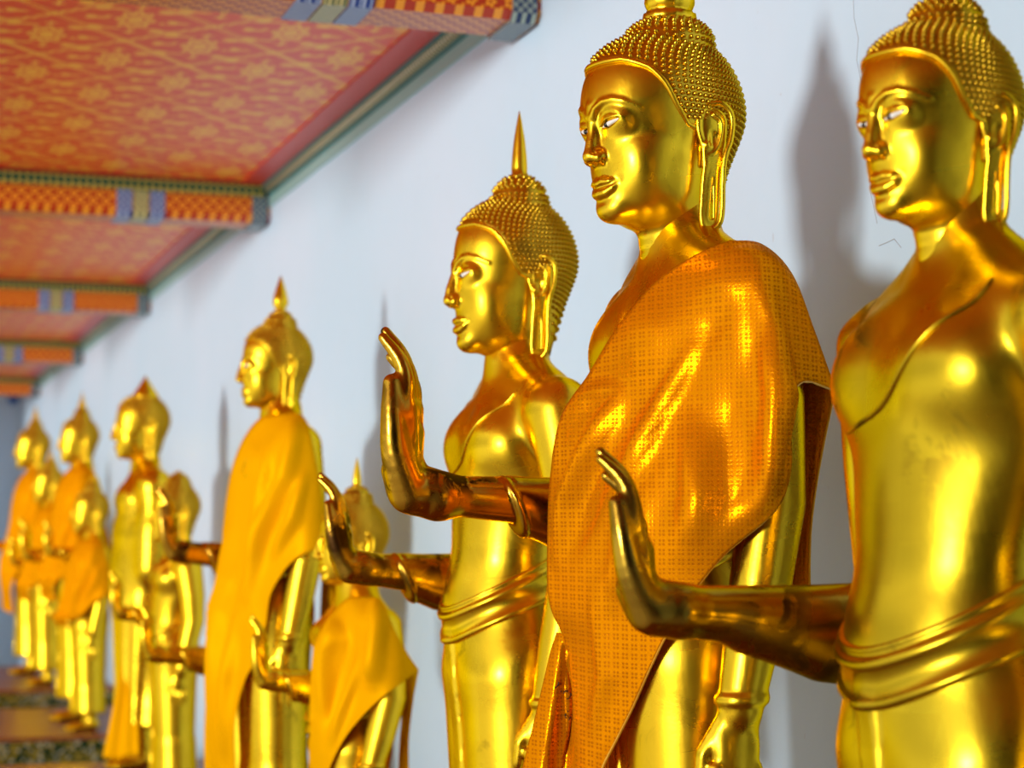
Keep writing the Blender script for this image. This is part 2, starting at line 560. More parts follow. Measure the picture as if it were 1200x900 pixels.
# ------------------------------------------------------------------ materials
def gold_mat(name, base=(.88, .57, .022), deep=(.60, .28, .006), dark=(.05, .022, .006), stain=.5, rough=(.20, .38), scale=1.0, leaf=.12):
    m, t, b = new_mat(name)
    tc = t.new('ShaderNodeTexCoord').outputs['Object']
    geo = t.new('ShaderNodeObjectInfo')
    off = t.new('ShaderNodeVectorMath', operation='ADD'); t.l.new(tc, off.inputs[0])
    rnd = t.new('ShaderNodeVectorMath', operation='SCALE'); rnd.inputs[0].default_value = (3.1, 5.3, 2.7); t.l.new(geo.outputs['Random'], rnd.inputs['Scale'])
    t.l.new(rnd.outputs[0], off.inputs[1]); P = off.outputs[0]
    big = t.noise(P, 3.2 * scale, 4, .55, .4)
    mid = t.noise(P, 11 * scale, 5, .62, .6)
    fine = t.noise(P, 60 * scale, 4, .6)
    # squares of gold leaf laid side by side
    br = t.new('ShaderNodeTexBrick'); t.l.new(t.mapping(P, (1, 1, 1), rot=(.35, 1.35, .3)), br.inputs['Vector'])
    br.inputs['Scale'].default_value = 7.5 * scale; br.inputs['Mortar Size'].default_value = .006; br.inputs['Mortar Smooth'].default_value = .3
    br.inputs['Color1'].default_value = (0, 0, 0, 1); br.inputs['Color2'].default_value = (1, 1, 1, 1); br.inputs['Mortar'].default_value = (.5, .5, .5, 1)
    br.inputs['Bias'].default_value = 0.0; br.inputs['Brick Width'].default_value = .6; br.inputs['Row Height'].default_value = .5
    leafv = br.outputs['Color']
    f1 = t.ramp(big, [(.42, 0.0), (.64, 1.0)])
    c = t.mix(t.math('MULTIPLY', f1, .55 if stain > .3 else .3), base, deep)
    c = t.mix(t.math('MULTIPLY', leafv, leaf), c, deep)
    sp = t.ramp(mid, [(.63 - .10 * stain, 0.0), (.69 - .09 * stain, 1.0)])
    sp2 = t.ramp(t.noise(P, 4.5 * scale, 2), [(.45, 0.0), (.60, 1.0)])
    spot = t.math('MULTIPLY', t.math('MULTIPLY', sp, sp2), min(1, stain * 1.5))
    c = t.mix(spot, c, dark)
    t.l.new(c, b.inputs['Base Color'])
    b.inputs['Metallic'].default_value = 1.0
    r = t.math('ADD', t.math('MULTIPLY', mid, rough[1] - rough[0]), rough[0] - .04)
    r = t.math('ADD', r, t.math('MULTIPLY', leafv, .05))
    r = t.math('ADD', r, t.math('MULTIPLY', spot, .25))
    t.l.new(r, b.inputs['Roughness']); b.inputs['Specular Tint'].default_value = (1, .72, .16, 1)
    bp = t.new('ShaderNodeBump'); bp.inputs['Strength'].default_value = .12; bp.inputs['Distance'].default_value = .004
    t.l.new(t.math('ADD', t.math('MULTIPLY', fine, .3), t.math('MULTIPLY', mid, 1.2)), bp.inputs['Height'])
    t.l.new(bp.outputs[0], b.inputs['Normal'])
    return m

GOLD = gold_mat('gold_leaf', stain=.25)
GOLD_FACE = gold_mat('polished_gold_leaf', stain=.12, rough=(.22, .38))
GOLD_WORN = gold_mat('worn_gold_leaf', base=(.70, .40, .035), deep=(.34, .14, .010), stain=1.6, rough=(.14, .32), scale=1.6, leaf=.2)
GOLD_DARK = gold_mat('dark_tarnished_gold_leaf', base=(.58, .35, .035), deep=(.22, .10, .010), stain=1.9, rough=(.16, .34), scale=1.4, leaf=.25)
GOLD_OLD = gold_mat('smeared_old_gold_leaf', base=(.76, .52, .022), deep=(.30, .17, .006), stain=1.0, rough=(.22, .42), scale=.8, leaf=.2)
GOLD_HAIR = gold_mat('curled_hair_gold', base=(.66, .42, .025), deep=(.34, .18, .01), stain=.3, rough=(.24, .42))
GOLD_FAR = gold_mat('bright_gold_leaf', stain=.1, rough=(.26, .42))

def simple(name, col, rough=.5, metal=0.0, **kw):
    m, t, b = new_mat(name)
    b.inputs['Base Color'].default_value = (*col, 1); b.inputs['Roughness'].default_value = rough; b.inputs['Metallic'].default_value = metal
    return m
EYE_WHITE = simple('eye_shell', (.75, .75, .72), .15)
EYE_DARK = simple('eye_iris', (.01, .01, .012), .12)

def plaster():
    m, t, b = new_mat('pale_lavender_plaster')
    P = t.new('ShaderNodeTexCoord').outputs['Object']
    n1 = t.noise(P, .8, 4); n2 = t.noise(P, 9, 5, .6)
    c = t.mix(t.ramp(n1, [(.35, 0.0), (.65, 1.0)]), (.48, .66, .80), (.54, .68, .82))
    c = t.mix(t.math('MULTIPLY', t.ramp(n2, [(.5, 0.0), (.8, 1.0)]), .18), c, (.50, .60, .68))
    # scuffs
    s = t.ramp(t.noise(t.mapping(P, (1, 1, .35)), 30, 2, .5, 1.5), [(.755, 0.0), (.77, 1.0)])
    c = t.mix(t.math('MULTIPLY', s, .5), c, (.38, .38, .42))
    t.l.new(c, b.inputs['Base Color']); b.inputs['Roughness'].default_value = .42
    bp = t.new('ShaderNodeBump'); bp.inputs['Strength'].default_value = .15; bp.inputs['Distance'].default_value = .01
    t.l.new(n2, bp.inputs['Height']); t.l.new(bp.outputs[0], b.inputs['Normal'])
    return m
PLASTER = plaster()

def ceiling_mat():
    """vermilion lacquer stencilled with gold medallions inside a lattice"""
    m, t, b = new_mat('red_lacquer_with_gold_stencil')
    P = t.new('ShaderNodeTexCoord').outputs['Object']
    sx = t.new('ShaderNodeSeparateXYZ'); t.l.new(P, sx.inputs[0])
    X, Y = sx.outputs[0], sx.outputs[1]
    CX, CY = .49, .53
    def cell(ox, oy):
        u = t.math('SUBTRACT', t.math('FRACT', t.math('ADD', t.math('DIVIDE', X, CX), ox + .5 - .82 / CX)), .5)
        v = t.math('SUBTRACT', t.math('FRACT', t.math('ADD', t.math('DIVIDE', Y, CY), oy + .5 - 6.04 / CY)), .5)
        return t.math('MULTIPLY', u, CX), t.math('MULTIPLY', v, CY)
    def flower(u, v, R, n, amp, soft=.004):
        r = t.math('SQRT', t.math('ADD', t.math('MULTIPLY', u, u), t.math('MULTIPLY', v, v)))
        a = t.math('ARCTAN2', v, u)
        pr = t.math('MULTIPLY', t.math('ADD', t.math('MULTIPLY', t.math('COSINE', t.math('MULTIPLY', a, n)), amp), 1.0), R)
        return t.math('DIVIDE', t.math('SUBTRACT', pr, r), soft, clamp=True), r, a
    acc = None
    def add(x):
        nonlocal acc
        acc = x if acc is None else t.math('MAXIMUM', acc, x)
    for ox, oy in ((0, 0), (.5, .5)):
        u, v = cell(ox, oy)
        f, r, a = flower(u, t.math('MULTIPLY', v, .52), .058, 8, .14, .006)
        hole = t.math('MULTIPLY', t.math('GREATER_THAN', r, .024), t.math('LESS_THAN', r, .030))
        f = t.math('SUBTRACT', f, hole, clamp=True)
        hole2 = t.math('MULTIPLY', t.math('GREATER_THAN', t.math('COSINE', t.math('MULTIPLY', a, 8)), .75), t.math('MULTIPLY', t.math('GREATER_THAN', r, .034), t.math('LESS_THAN', r, .052)))
        f = t.math('SUBTRACT', f, t.math('MULTIPLY', hole2, .8), clamp=True)
        add(f)
        for du, dv, R, n in ((.125, 0, .021, 3), (-.125, 0, .021, 3), (.085, .02, .013, 4), (-.085, -.02, .013, 4), (0, .150, .018, 4), (0, -.150, .018, 4)):
            f2, _, _ = flower(t.math('MULTIPLY', t.math('SUBTRACT', u, du), .6 if dv == 0 else 1.0), t.math('SUBTRACT', v, dv), R, n, .35, .005)
            add(f2)
        # leaf sprays
        for su in (1, -1):
            for sv in (1, -1):
                f3, _, _ = flower(t.math('MULTIPLY', t.math('SUBTRACT', u, su * .095), .55), t.math('MULTIPLY', t.math('SUBTRACT', v, sv * .115), 1.3), .026, 3, .45)
                add(f3)
    # lattice of scrolled lines between the medallions
    u, v = cell(0, 0)
    d1 = t.math('ABSOLUTE', t.math('SUBTRACT', t.math('ADD', t.math('ABSOLUTE', t.math('DIVIDE', u, CX)), t.math('ABSOLUTE', t.math('DIVIDE', v, CY))), .5))
    wig = t.math('MULTIPLY', t.math('SINE', t.math('MULTIPLY', t.math('SUBTRACT', X, Y), 90)), .010)
    line = t.math('LESS_THAN', t.math('ABSOLUTE', t.math('SUBTRACT', t.math('ADD', d1, wig), .022)), .016)
    add(t.math('MULTIPLY', line, .8))
    for ox, oy in ((.5, 0), (0, .5)):
        u2, v2 = cell(ox, oy)
        f4, _, _ = flower(u2, v2, .020, 4, .4); add(f4)
    wear = t.noise(P, 22, 4, .6)
    fac = t.math('MULTIPLY', acc, t.ramp(wear, [(.3, .75), (.6, 1.0)]))
    red = t.mix(t.noise(P, 2.2, 3), (.78, .045, .004), (.86, .075, .006))
    c = t.mix(fac, red, (1.0, .50, .035))
    t.l.new(c, b.inputs['Base Color'])
    b.inputs['Roughness'].default_value = .40
    t.l.new(t.math('MULTIPLY', fac, .12), b.inputs['Metallic'])
    return m
CEIL = ceiling_mat()
RED = simple('plain_vermilion_lacquer', (.62, .020, .004), .38)

def strip_mat(name, a, b_, axis, pitch, duty=.5, rough=.4, tri_=False):
    """small repeated gilt figures on a painted ground"""
    m, t, b = new_mat(name)
    P = t.new('ShaderNodeTexCoord').outputs['Object']; sx = t.new('ShaderNodeSeparateXYZ'); t.l.new(P, sx.inputs[0])
    u = t.math('ABSOLUTE', t.math('SUBTRACT', t.math('FRACT', t.math('DIVIDE', sx.outputs[axis], pitch)), .5))
    if tri_:
        v = t.math('ABSOLUTE', t.math('SUBTRACT', t.math('FRACT', t.math('DIVIDE', sx.outputs[2], pitch * 1.1)), .5))
        f = t.math('LESS_THAN', t.math('ADD', u, v), duty)
    else: f = t.math('LESS_THAN', u, duty * .5)
    c = t.mix(f, a, b_)
    t.l.new(c, b.inputs['Base Color']); b.inputs['Roughness'].default_value = rough
    return m

def rosette_mat(name, ground, gilt, pitch, rough=.35):
    m, t, b = new_mat(name)
    P = t.new('ShaderNodeTexCoord').outputs['Object']; sx = t.new('ShaderNodeSeparateXYZ'); t.l.new(P, sx.inputs[0])
    acc = None
    q = t.math('ADD', sx.outputs[1], sx.outputs[2])
    for o in (0, .5):
        u = t.math('SUBTRACT', t.math('FRACT', t.math('ADD', t.math('DIVIDE', sx.outputs[0], pitch), o)), .5)
        v = t.math('SUBTRACT', t.math('FRACT', t.math('ADD', t.math('DIVIDE', q, pitch), o)), .5)
        r = t.math('SQRT', t.math('ADD', t.math('MULTIPLY', u, u), t.math('MULTIPLY', v, v)))
        a = t.math('ARCTAN2', v, u)
        R = t.math('ADD', t.math('MULTIPLY', t.math('COSINE', t.math('MULTIPLY', a, 5)), .07), .26)
        f = t.math('MULTIPLY', t.math('LESS_THAN', r, R), t.math('GREATER_THAN', r, .09))
        acc = f if acc is None else t.math('MAXIMUM', acc, f)
    t.l.new(t.mix(acc, ground, gilt), b.inputs['Base Color']); b.inputs['Roughness'].default_value = rough
    return m
BEAM_RED = rosette_mat('red_beam_with_gold_rosettes', (.42, .03, .004), (.80, .30, .015), .056)
BAND_BLUE = rosette_mat('blue_band_with_white_specks', (.02, .05, .22), (.40, .46, .60), .030)
BAND_CREAM = rosette_mat('cream_band_with_green_specks', (.16, .17, .07), (.62, .50, .20), .032)
END_BLUE = rosette_mat('dark_blue_end_band', (.008, .025, .09), (.30, .36, .30), .028)
CORNICE = strip_mat('green_cornice_with_gold_points', (.008, .06, .03), (.55, .42, .06), 0, .032, .36, tri_=True)
GILT_RIB = strip_mat('ribbed_gilt_moulding', (.16, .17, .12), (.52, .47, .27), 1, .030, .6)
TEAL = simple('teal_paint', (.02, .17, .17), .4)
PALE_TEAL = simple('pale_teal_paint', (.27, .46, .44), .4)
DARK_RED = simple('dark_red_edge', (.20, .008, .004), .4)

def brocade():
    """orange satin shot with gold, woven with four-dot flowers"""
    m, t, b = new_mat('orange_brocade_silk')
    U = t.new('ShaderNodeUVMap').outputs[0]; sx = t.new('ShaderNodeSeparateXYZ'); t.l.new(U, sx.inputs[0])
    p = .0155
    fu = t.math('SUBTRACT', t.math('FRACT', t.math('DIVIDE', sx.outputs[0], p)), .5)
    fv = t.math('SUBTRACT', t.math('FRACT', t.math('DIVIDE', sx.outputs[1], p)), .5)
    du = t.math('SUBTRACT', t.math('ABSOLUTE', fu), .20); dv = t.math('SUBTRACT', t.math('ABSOLUTE', fv), .20)
    r = t.math('SQRT', t.math('ADD', t.math('MULTIPLY', du, du), t.math('MULTIPLY', dv, dv)))
    dot = t.math('DIVIDE', t.math('SUBTRACT', .17, r), .06, clamp=True)
    P = t.new('ShaderNodeTexCoord').outputs['Object']
    n = t.noise(P, 6, 3)
    c = t.mix(t.math('MULTIPLY', n, .5), (.80, .27, .001), (.66, .18, .001))
    c = t.mix(t.math('MULTIPLY', dot, t.math('ADD', .30, t.math('MULTIPLY', t.noise(P, 9, 3), .6))), c, (.33, .085, .004))
    t.l.new(c, b.inputs['Base Color'])
    wv = t.noise(U, 500, 2, .5)
    t.l.new(t.math('ADD', .24, t.math('MULTIPLY', dot, .25)), b.inputs['Roughness'])
    b.inputs['Metallic'].default_value = .48; b.inputs['Specular IOR Level'].default_value = 0; b.inputs['Specular Tint'].default_value = (1, .5, .05, 1)
    bp = t.new('ShaderNodeBump'); bp.inputs['Strength'].default_value = .30; bp.inputs['Distance'].default_value = .0010
    t.l.new(t.math('ADD', wv, t.math('MULTIPLY', dot, -.6)), bp.inputs['Height']); t.l.new(bp.outputs[0], b.inputs['Normal'])
    return m
BROCADE = brocade()
def plain_cloth(name, col, rough=.55):
    m, t, b = new_mat(name)
    U = t.new('ShaderNodeUVMap').outputs[0]
    n = t.noise(U, 900, 2); b.inputs['Base Color'].default_value = (*col, 1); b.inputs['Roughness'].default_value = rough
    b.inputs['Metallic'].default_value = .22; b.inputs['Specular IOR Level'].default_value = 0; b.inputs['Specular Tint'].default_value = (1, .6, .05, 1)
    bp = t.new('ShaderNodeBump'); bp.inputs['Strength'].default_value = .15; bp.inputs['Distance'].default_value = .001
    t.l.new(n, bp.inputs['Height']); t.l.new(bp.outputs[0], b.inputs['Normal'])
    return m
YELLOW = plain_cloth('saffron_yellow_cloth', (.82, .38, .001))
ORANGE = plain_cloth('deep_saffron_cloth', (.76, .29, .001))
INK = simple('dark_ink', (.03, .012, .004), .6)
STITCH = simple('gold_braid_edging', (.85, .42, .03), .35, .6)

def mosaic():
    m, t, b = new_mat('green_gold_glass_mosaic')
    P = t.new('ShaderNodeTexCoord').outputs['Object']
    v = t.new('ShaderNodeTexVoronoi'); v.inputs['Scale'].default_value = 62; t.l.new(P, v.inputs['Vector'])
    s = t.new('ShaderNodeSeparateColor'); t.l.new(v.outputs['Color'], s.inputs[0])
    c = t.mix(t.ramp(s.outputs[0], [(.55, 0.0), (.6, 1.0)], 'LINEAR'), (.012, .05, .02), (.42, .30, .04))
    c = t.mix(t.ramp(s.outputs[1], [(.85, 0.0), (.88, 1.0)]), c, (.55, .50, .35))
    t.l.new(c, b.inputs['Base Color']); b.inputs['Roughness'].default_value = .15; b.inputs['Metallic'].default_value = .5
    nm = t.new('ShaderNodeBump'); nm.inputs['Strength'].default_value = .9; nm.inputs['Distance'].default_value = .012
    t.l.new(s.outputs[2], nm.inputs['Height']); t.l.new(nm.outputs[0], b.inputs['Normal'])
    return m
MOSAIC = mosaic()
TREAD = simple('red_brown_lacquer', (.20, .045, .010), .38)
TREAD2 = simple('orange_lacquer', (.50, .17, .02), .3)
# ------------------------------------------------------------------ statue bodies: local frame x forward, y to the statue's left, z up from the soles
def smooth_chain(pts, rad, m=4):
    q = crom([(*p, r) for p, r in zip(pts, rad)], m)
    return [tuple(a[:3]) for a in q], [float(a[3]) for a in q]

def hand_fn(P, W, s=1.0, side=1, tilt=0.0, yaw=-.42):
    """open hand, palm to +x, fingers up; W wrist point, side=+1 puts the thumb at +y"""
    ct, st = math.cos(tilt), math.sin(tilt)
    cy, sy = math.cos(yaw), math.sin(yaw)
    def G(x, y, z):
        x, z = x * ct + z * st, -x * st + z * ct
        x, y = x * cy - y * sy, x * sy + y * cy
        return (W[0] + x * s, W[1] + y * s * side, W[2] + z * s)
    d = chain(P, [G(-.02, -.006, -.004), G(.018, -.004, .012), G(.030, -.003, .045), G(.022, 0, .082)], [.034 * s, .034 * s, .030 * s, .026 * s])
    for y in (-.026, -.009, .009, .026):
        d = smin(d, cap(P, G(.022, y * .8, .03), G(.014, y * 1.15, .118), .019 * s, .0135 * s), .008 * s)
    L = {-.034: .074, -.0115: .094, .0115: .104, .034: .094}
    for y, l in L.items():
        f = chain(P, *smooth_chain([G(.018, y, .112), G(.015, y * 1.02, .115 + l * .38), G(.024, y * 1.0, .115 + l * .72), G(.046, y * .96, .115 + l * 1.04)], [.0130 * s, .0115 * s, .0102 * s, .0070 * s]))
        d = smin(d, f, .004 * s)
    th = chain(P, *smooth_chain([G(.016, .014, .0), G(.030, .036, .055), G(.033, .043, .105), G(.034, .041, .150)], [.028 * s, .021 * s, .0165 * s, .0120 * s]))
    d = smin(d, th, .010 * s)
    d = smax(d, -ell(P, G(.052, .0, .075), (.016 * s, .020 * s, .035 * s)), .012 * s)
    return d

def arm_part(sleeve=True, tilt=.06, s=1.0, worn_bulge=1.0, length=.26):
    """raised right forearm with its hand; elbow at x=-.05"""
    y0 = -.262
    Wp = (length, y0 + .022, 0.008)
    def fn(P):
        d = chain(P, *smooth_chain([(-.05, y0, -.012), (.10, y0 + .01, -.006), Wp], [.056, .046, .033], 6))
        if sleeve:
            sl = chain(P, [(-.06, y0, -.045), (.08, y0 + .008, -.028), (.172, y0 + .014, -.006)], [.068, .060, .047])
            sl = smax(sl, P[..., 0] * .92 + (P[..., 2]) * -.38 - .165, .008)
            d = smin(d, sl, .006)
            ring = np.abs(P[..., 0] * .92 - P[..., 2] * .38 - .163) 
            d = smin(d, smax(sl - .005, ring - .006, .004), .004)
        else:
            d = smin(d, chain(P, [(-.06, y0, -.055), (.05, y0 + .006, -.045), (.16, y0 + .012, -.018)], [.055, .050, .036]), .03)
        d = smin(d, hand_fn(P, Wp, s, 1, tilt), .02)
        return d
    key = ('arm', sleeve, tilt, s, length)
    if key not in CACHE:
        CACHE[key] = surface(fn, (-.14, -.36, -.16), (.46, -.14, .31), .0034)
    return CACHE[key]

def torso_fn(P, robe=False):
    x, y, z = P[..., 0], P[..., 1], P[..., 2]
    d = ell(P, (-.008, 0, 1.235), (.118, .185, .20))
    for s in (-1, 1):
        d = smin(d, ell(P, (.046, s * .085, 1.275), (.072, .095, .078)), .05)
    d = smin(d, ell(P, (.012, 0, 1.05), (.112, .142, .22)), .06)
    d = smin(d, ell(P, (.052, 0, .945), (.082, .105, .085)), .06)
    d = smin(d, ell(P, (.0, 0, .84), (.128, .178, .17)), .07)
    for s in (-1, 1):
        d = smin(d, cap(P, (-.02, s * .05, 1.395), (-.03, s * .205, 1.342), .052, .070), .045)
        d = smin(d, cap(P, (-.018, 0, 1.46), (-.025, s * .13, 1.385), .052, .050), .04)
    d = smin(d, cap(P, (-.012, 0, 1.35), (-.012, 0, 1.52), .064, .060), .03)
    # sheath of the lower robe
    for s in (-1, 1):
        d = smin(d, cap(P, (.012, s * .078, .78), (.0, s * .070, .17), .108, .082), .05)
    sk = cap(P, (.0, 0, .75), (-.005, 0, .16), .115, .098, (1, 1.45, 1))
    d = smin(d, sk, .03)
    d = smin(d, cap(P, (-.005, 0, .28), (-.005, 0, .14), .100, .112, (1, 1.5, 1)), .04)
    # front pleat, hem cut
    pl = rbox(P, (.06, 0, .50), (.085 , .024, .40), .006)
    pl = smax(pl, d - .007, .003)
    d = smin(d, pl, .003)
    d = smax(d, .125 - z, .008)
    return d

def left_arm_fn(P):
    A = [(-.03, .228, 1.335), (-.045, .262, 1.18), (-.052, .268, 1.03), (-.02, .266, .86), (.005, .262, .735)]
    d = chain(P, A, [.070, .062, .053, .048, .037])
    # bracelet-like end of the sleeve
    d = smin(d, smax(cap(P, A[3], A[4], .0, .0) - .044, np.abs(P[..., 2] - .745) - .007, .004), .006)
    # hanging hand
    d = smin(d, ell(P, (.012, .262, .675), (.040, .019, .055)), .02)
    for i, (xx, L) in enumerate(((.044, .085), (.021, .105), (-.002, .108), (-.024, .092))):
        d = smin(d, chain(P, [(xx + .004, .262, .645), (xx + .005, .266, .645 - L * .5), (xx + .006, .258, .645 - L)], [.0118, .0105, .0078]), .004)
    d = smin(d, chain(P, [(.035, .255, .705), (.062, .245, .665), (.066, .240, .62)], [.016, .0135, .010]), .008)
    return d

def body_fn(P):
    z = P[..., 2]
    d = torso_fn(P)
    d = smin(d, left_arm_fn(P), .014)
    # right upper arm down to the elbow
    d = smin(d, chain(P, [(-.03, -.228, 1.335), (-.045, -.258, 1.18), (-.055, -.262, 1.03)], [.070, .062, .056]), .014)
    # feet
    for s in (-1, 1):
        f = cap(P, (-.01, s * .07, .20), (-.015, s * .07, .055), .045, .038)
        f = smin(f, cap(P, (-.035, s * .07, .035), (.09, s * .078, .022), .036, .026, (1, 1.15, .8)), .03)
        for i in range(5):
            yy = s * (.050 + .0135 * i)
            f = smin(f, cap(P, (.095, yy, .016), (.140 - .008 * i, yy + s * .002, .012), .0105 if i else .0135, .009 if i else .012), .004)
        d = smin(d, f, .008)
    # incised neckline of the upper robe
    x, y = P[..., 0], P[..., 1]
    return d

def robe_fn(P):
    """monk wrapped in a closed robe: arms inside, cloth falling to the ankles"""
    d = torso_fn(P)
    for s in (-1, 1):
        A = [(-.03, s * .215, 1.335), (-.03, s * .235, 1.15), (-.02, s * .235, .95)]
        d = smin(d, chain(P, A, [.072, .068, .060]), .05)
    d = smin(d, cap(P, (-.02, 0, 1.1), (-.035, 0, .22), .145, .10, (1, 1.75, 1)), .06)
    x, y, z = P[..., 0], P[..., 1], P[..., 2]
    a = np.arctan2(x, y)
    low = np.clip((1.0 - z) / .8, 0, 1)
    d = d + .006 * low * np.sin(a * 14 + z * 3)
    d = smax(d, .20 - z, .008)
    for s in (-1, 1):
        f = cap(P, (-.01, s * .07, .26), (-.015, s * .07, .055), .045, .038)
        f = smin(f, cap(P, (-.035, s * .07, .035), (.09, s * .078, .022), .036, .026, (1, 1.15, .8)), .03)
        for i in range(5):
            yy = s * (.050 + .0135 * i)
            f = smin(f, cap(P, (.095, yy, .016), (.140 - .008 * i, yy + s * .002, .012), .0105 if i else .0135, .009 if i else .012), .004)
        d = smin(d, f, .008)
    return d

def body_arrays(kind):
    if ('body', kind) not in CACHE:
        fn = {'bare': body_fn, 'robe': robe_fn}[kind]
        h = .0055 if kind == 'bare' else .008
        CACHE[('body', kind)] = surface(fn, (-.26, -.36, -.02), (.26, .36, 1.56), h)
    return CACHE[('body', kind)]

Z0 = [-.05, 0.0, .55, .89, 1.035, 1.30, 1.42, 1.60]
class Statue:
    """per-statue proportions: canonical heights are warped to the statue's own"""
    def __init__(s, px, y, chin_py, face, belt=None, neck=None, sx=1.0, sy=1.0, feet=0.0, line=LINE, plinth=PLINTH):
        s.y = y; s.X = line; s.sx = sx; s.sy = sy; s.face = face
        s.root = Vector((line, y, plinth))
        w = proj((line, y, CAM_Z))[2]
        s.chin = (at_y(px, chin_py, y).z - plinth)
        s.neck = neck if neck is not None else s.chin - .055
        k = (s.neck) / 1.42
        s.belt = belt if belt is not None else .89 * k
        s.Z1 = [-.05 * k, 0.0, .55 * k, s.belt, s.belt + .145 * (s.neck - s.belt) / .53, s.belt + .41 * (s.neck - s.belt) / .53, s.neck, s.neck + .18]
        s.k = k
    def warp(s, V):
        V = np.array(V, float).reshape(-1, 3).copy()
        V[:, 2] = np.interp(V[:, 2], Z0, s.Z1); V[:, 0] *= s.sx; V[:, 1] *= s.sy
        return V
_zz = np.linspace(-.3, 1.9, 2201)
def _smooth_warp(Z0_, Z1_):
    w = np.interp(_zz, Z0_, Z1_)
    lo = w[0] - 0; k = np.hanning(121); k /= k.sum()
    e = np.concatenate([np.full(60, w[0]), w, np.full(60, w[-1])])
    return np.convolve(e, k, 'valid')
def warp(st, V):
    V = np.array(V, float).reshape(-1, 3).copy()
    q = np.clip((V[:, 2] - 1.35) / .09, 0, 1); q = 1 - (1 - getattr(st, 'neck_r', 1.0)) * q * q * (3 - 2 * q)
    V[:, 0] = (V[:, 0] + .012) * q - .012; V[:, 1] *= q
    if not hasattr(st, '_w'): st._w = _smooth_warp(Z0, st.Z1)
    V[:, 2] = np.interp(V[:, 2], _zz, st._w); V[:, 0] *= st.sx; V[:, 1] *= st.sy
    return V
def warp_z(st, z): return float(warp(st, [(0, 0, z)])[0, 2])
Statue.warp = warp

TOP = {'flat': 1.25, 'dome': 1.44, 'low': 1.365, 'cone': 1.53, 'point': 1.46}
FINIAL = {
    'spike': [(.085, -.03), (.085, .0), (.062, .012), (.066, .06), (.060, .16), (.045, .30), (.022, .44), (.010, .50), (.004, .53)],
    'lotus': [(.15, -.03), (.155, .0), (.15, .03), (.115, .045), (.13, .06), (.145, .10), (.14, .15), (.11, .20), (.07, .24), (.045, .32), (.02, .42), (.004, .47)],
    'bud':   [(.10, -.03), (.10, .0), (.065, .015), (.085, .06), (.11, .12), (.10, .20), (.07, .32), (.035, .44), (.004, .53)],
    'wide':  [(.25, -.08), (.255, -.03), (.235, -.01), (.22, .02), (.15, .13), (.08, .24), (.015, .35), (.003, .37)],
    'stub':  [(.10, -.10), (.09, -.03), (.06, .02), (.03, .06), (.005, .09)],
    'thin':  [(.12, -.06), (.12, -.02), (.09, .0), (.095, .05), (.075, .12), (.05, .20), (.025, .32), (.004, .44)],
}

def surf_ring(zf, offs, n=72, fn=None, cx=0.0):
    """band wrapped round the torso: zf(a) = height, offs = [(dz, off)] across the band"""
    fn = fn or torso_fn
    A = np.linspace(0, 2 * math.pi, n, endpoint=False)
    V = []
    for dz, off in offs:
        for a in A:
            z = zf(a) + dz
            rs = np.linspace(.03, .30, 136)
            P = np.stack([cx + rs * math.cos(a), rs * math.sin(a), np.full_like(rs, z)], -1).astype(F)
            d = fn(P); k = np.nonzero(d > 0)[0][0]
            r = rs[k - 1] + (rs[1] - rs[0]) * (-d[k - 1]) / (d[k] - d[k - 1])
            V.append((cx + (r + off) * math.cos(a), (r + off) * math.sin(a), z))
    m = len(offs); Fc = []
    for i in range(m - 1):
        for k in range(n):
            Fc.append((i * n + k, i * n + (k + 1) % n, (i + 1) * n + (k + 1) % n, (i + 1) * n + k))
    return V, Fc

def belt_arrays():
    if 'belt' not in CACHE:
        zf = lambda a: .885 + .125 * (1 - math.cos(a)) / 2 + .02 * math.sin(a) ** 2
        offs = [(-.034, -.006), (-.034, .005), (-.029, .010), (-.022, .009), (-.019, .004), (.014, .004), (.017, .010), (.023, .012), (.030, .009), (.032, .004), (.038, .004), (.041, .007), (.046, .005), (.048, -.006)]
        CACHE['belt'] = surf_ring(zf, offs)
    return CACHE['belt']

def hem_points(ctrl, off=.001):
    """polyline laid on the chest, ctrl = [(y, z)]"""
    out = []
    for y, z in [(p[0], p[1]) for p in crom([(a, b, 0) for a, b in ctrl], 5)]:
        x = xsolve(torso_fn, y, z, .3, -.2)
        if x is not None: out.append((x + off, y, z))
    return out

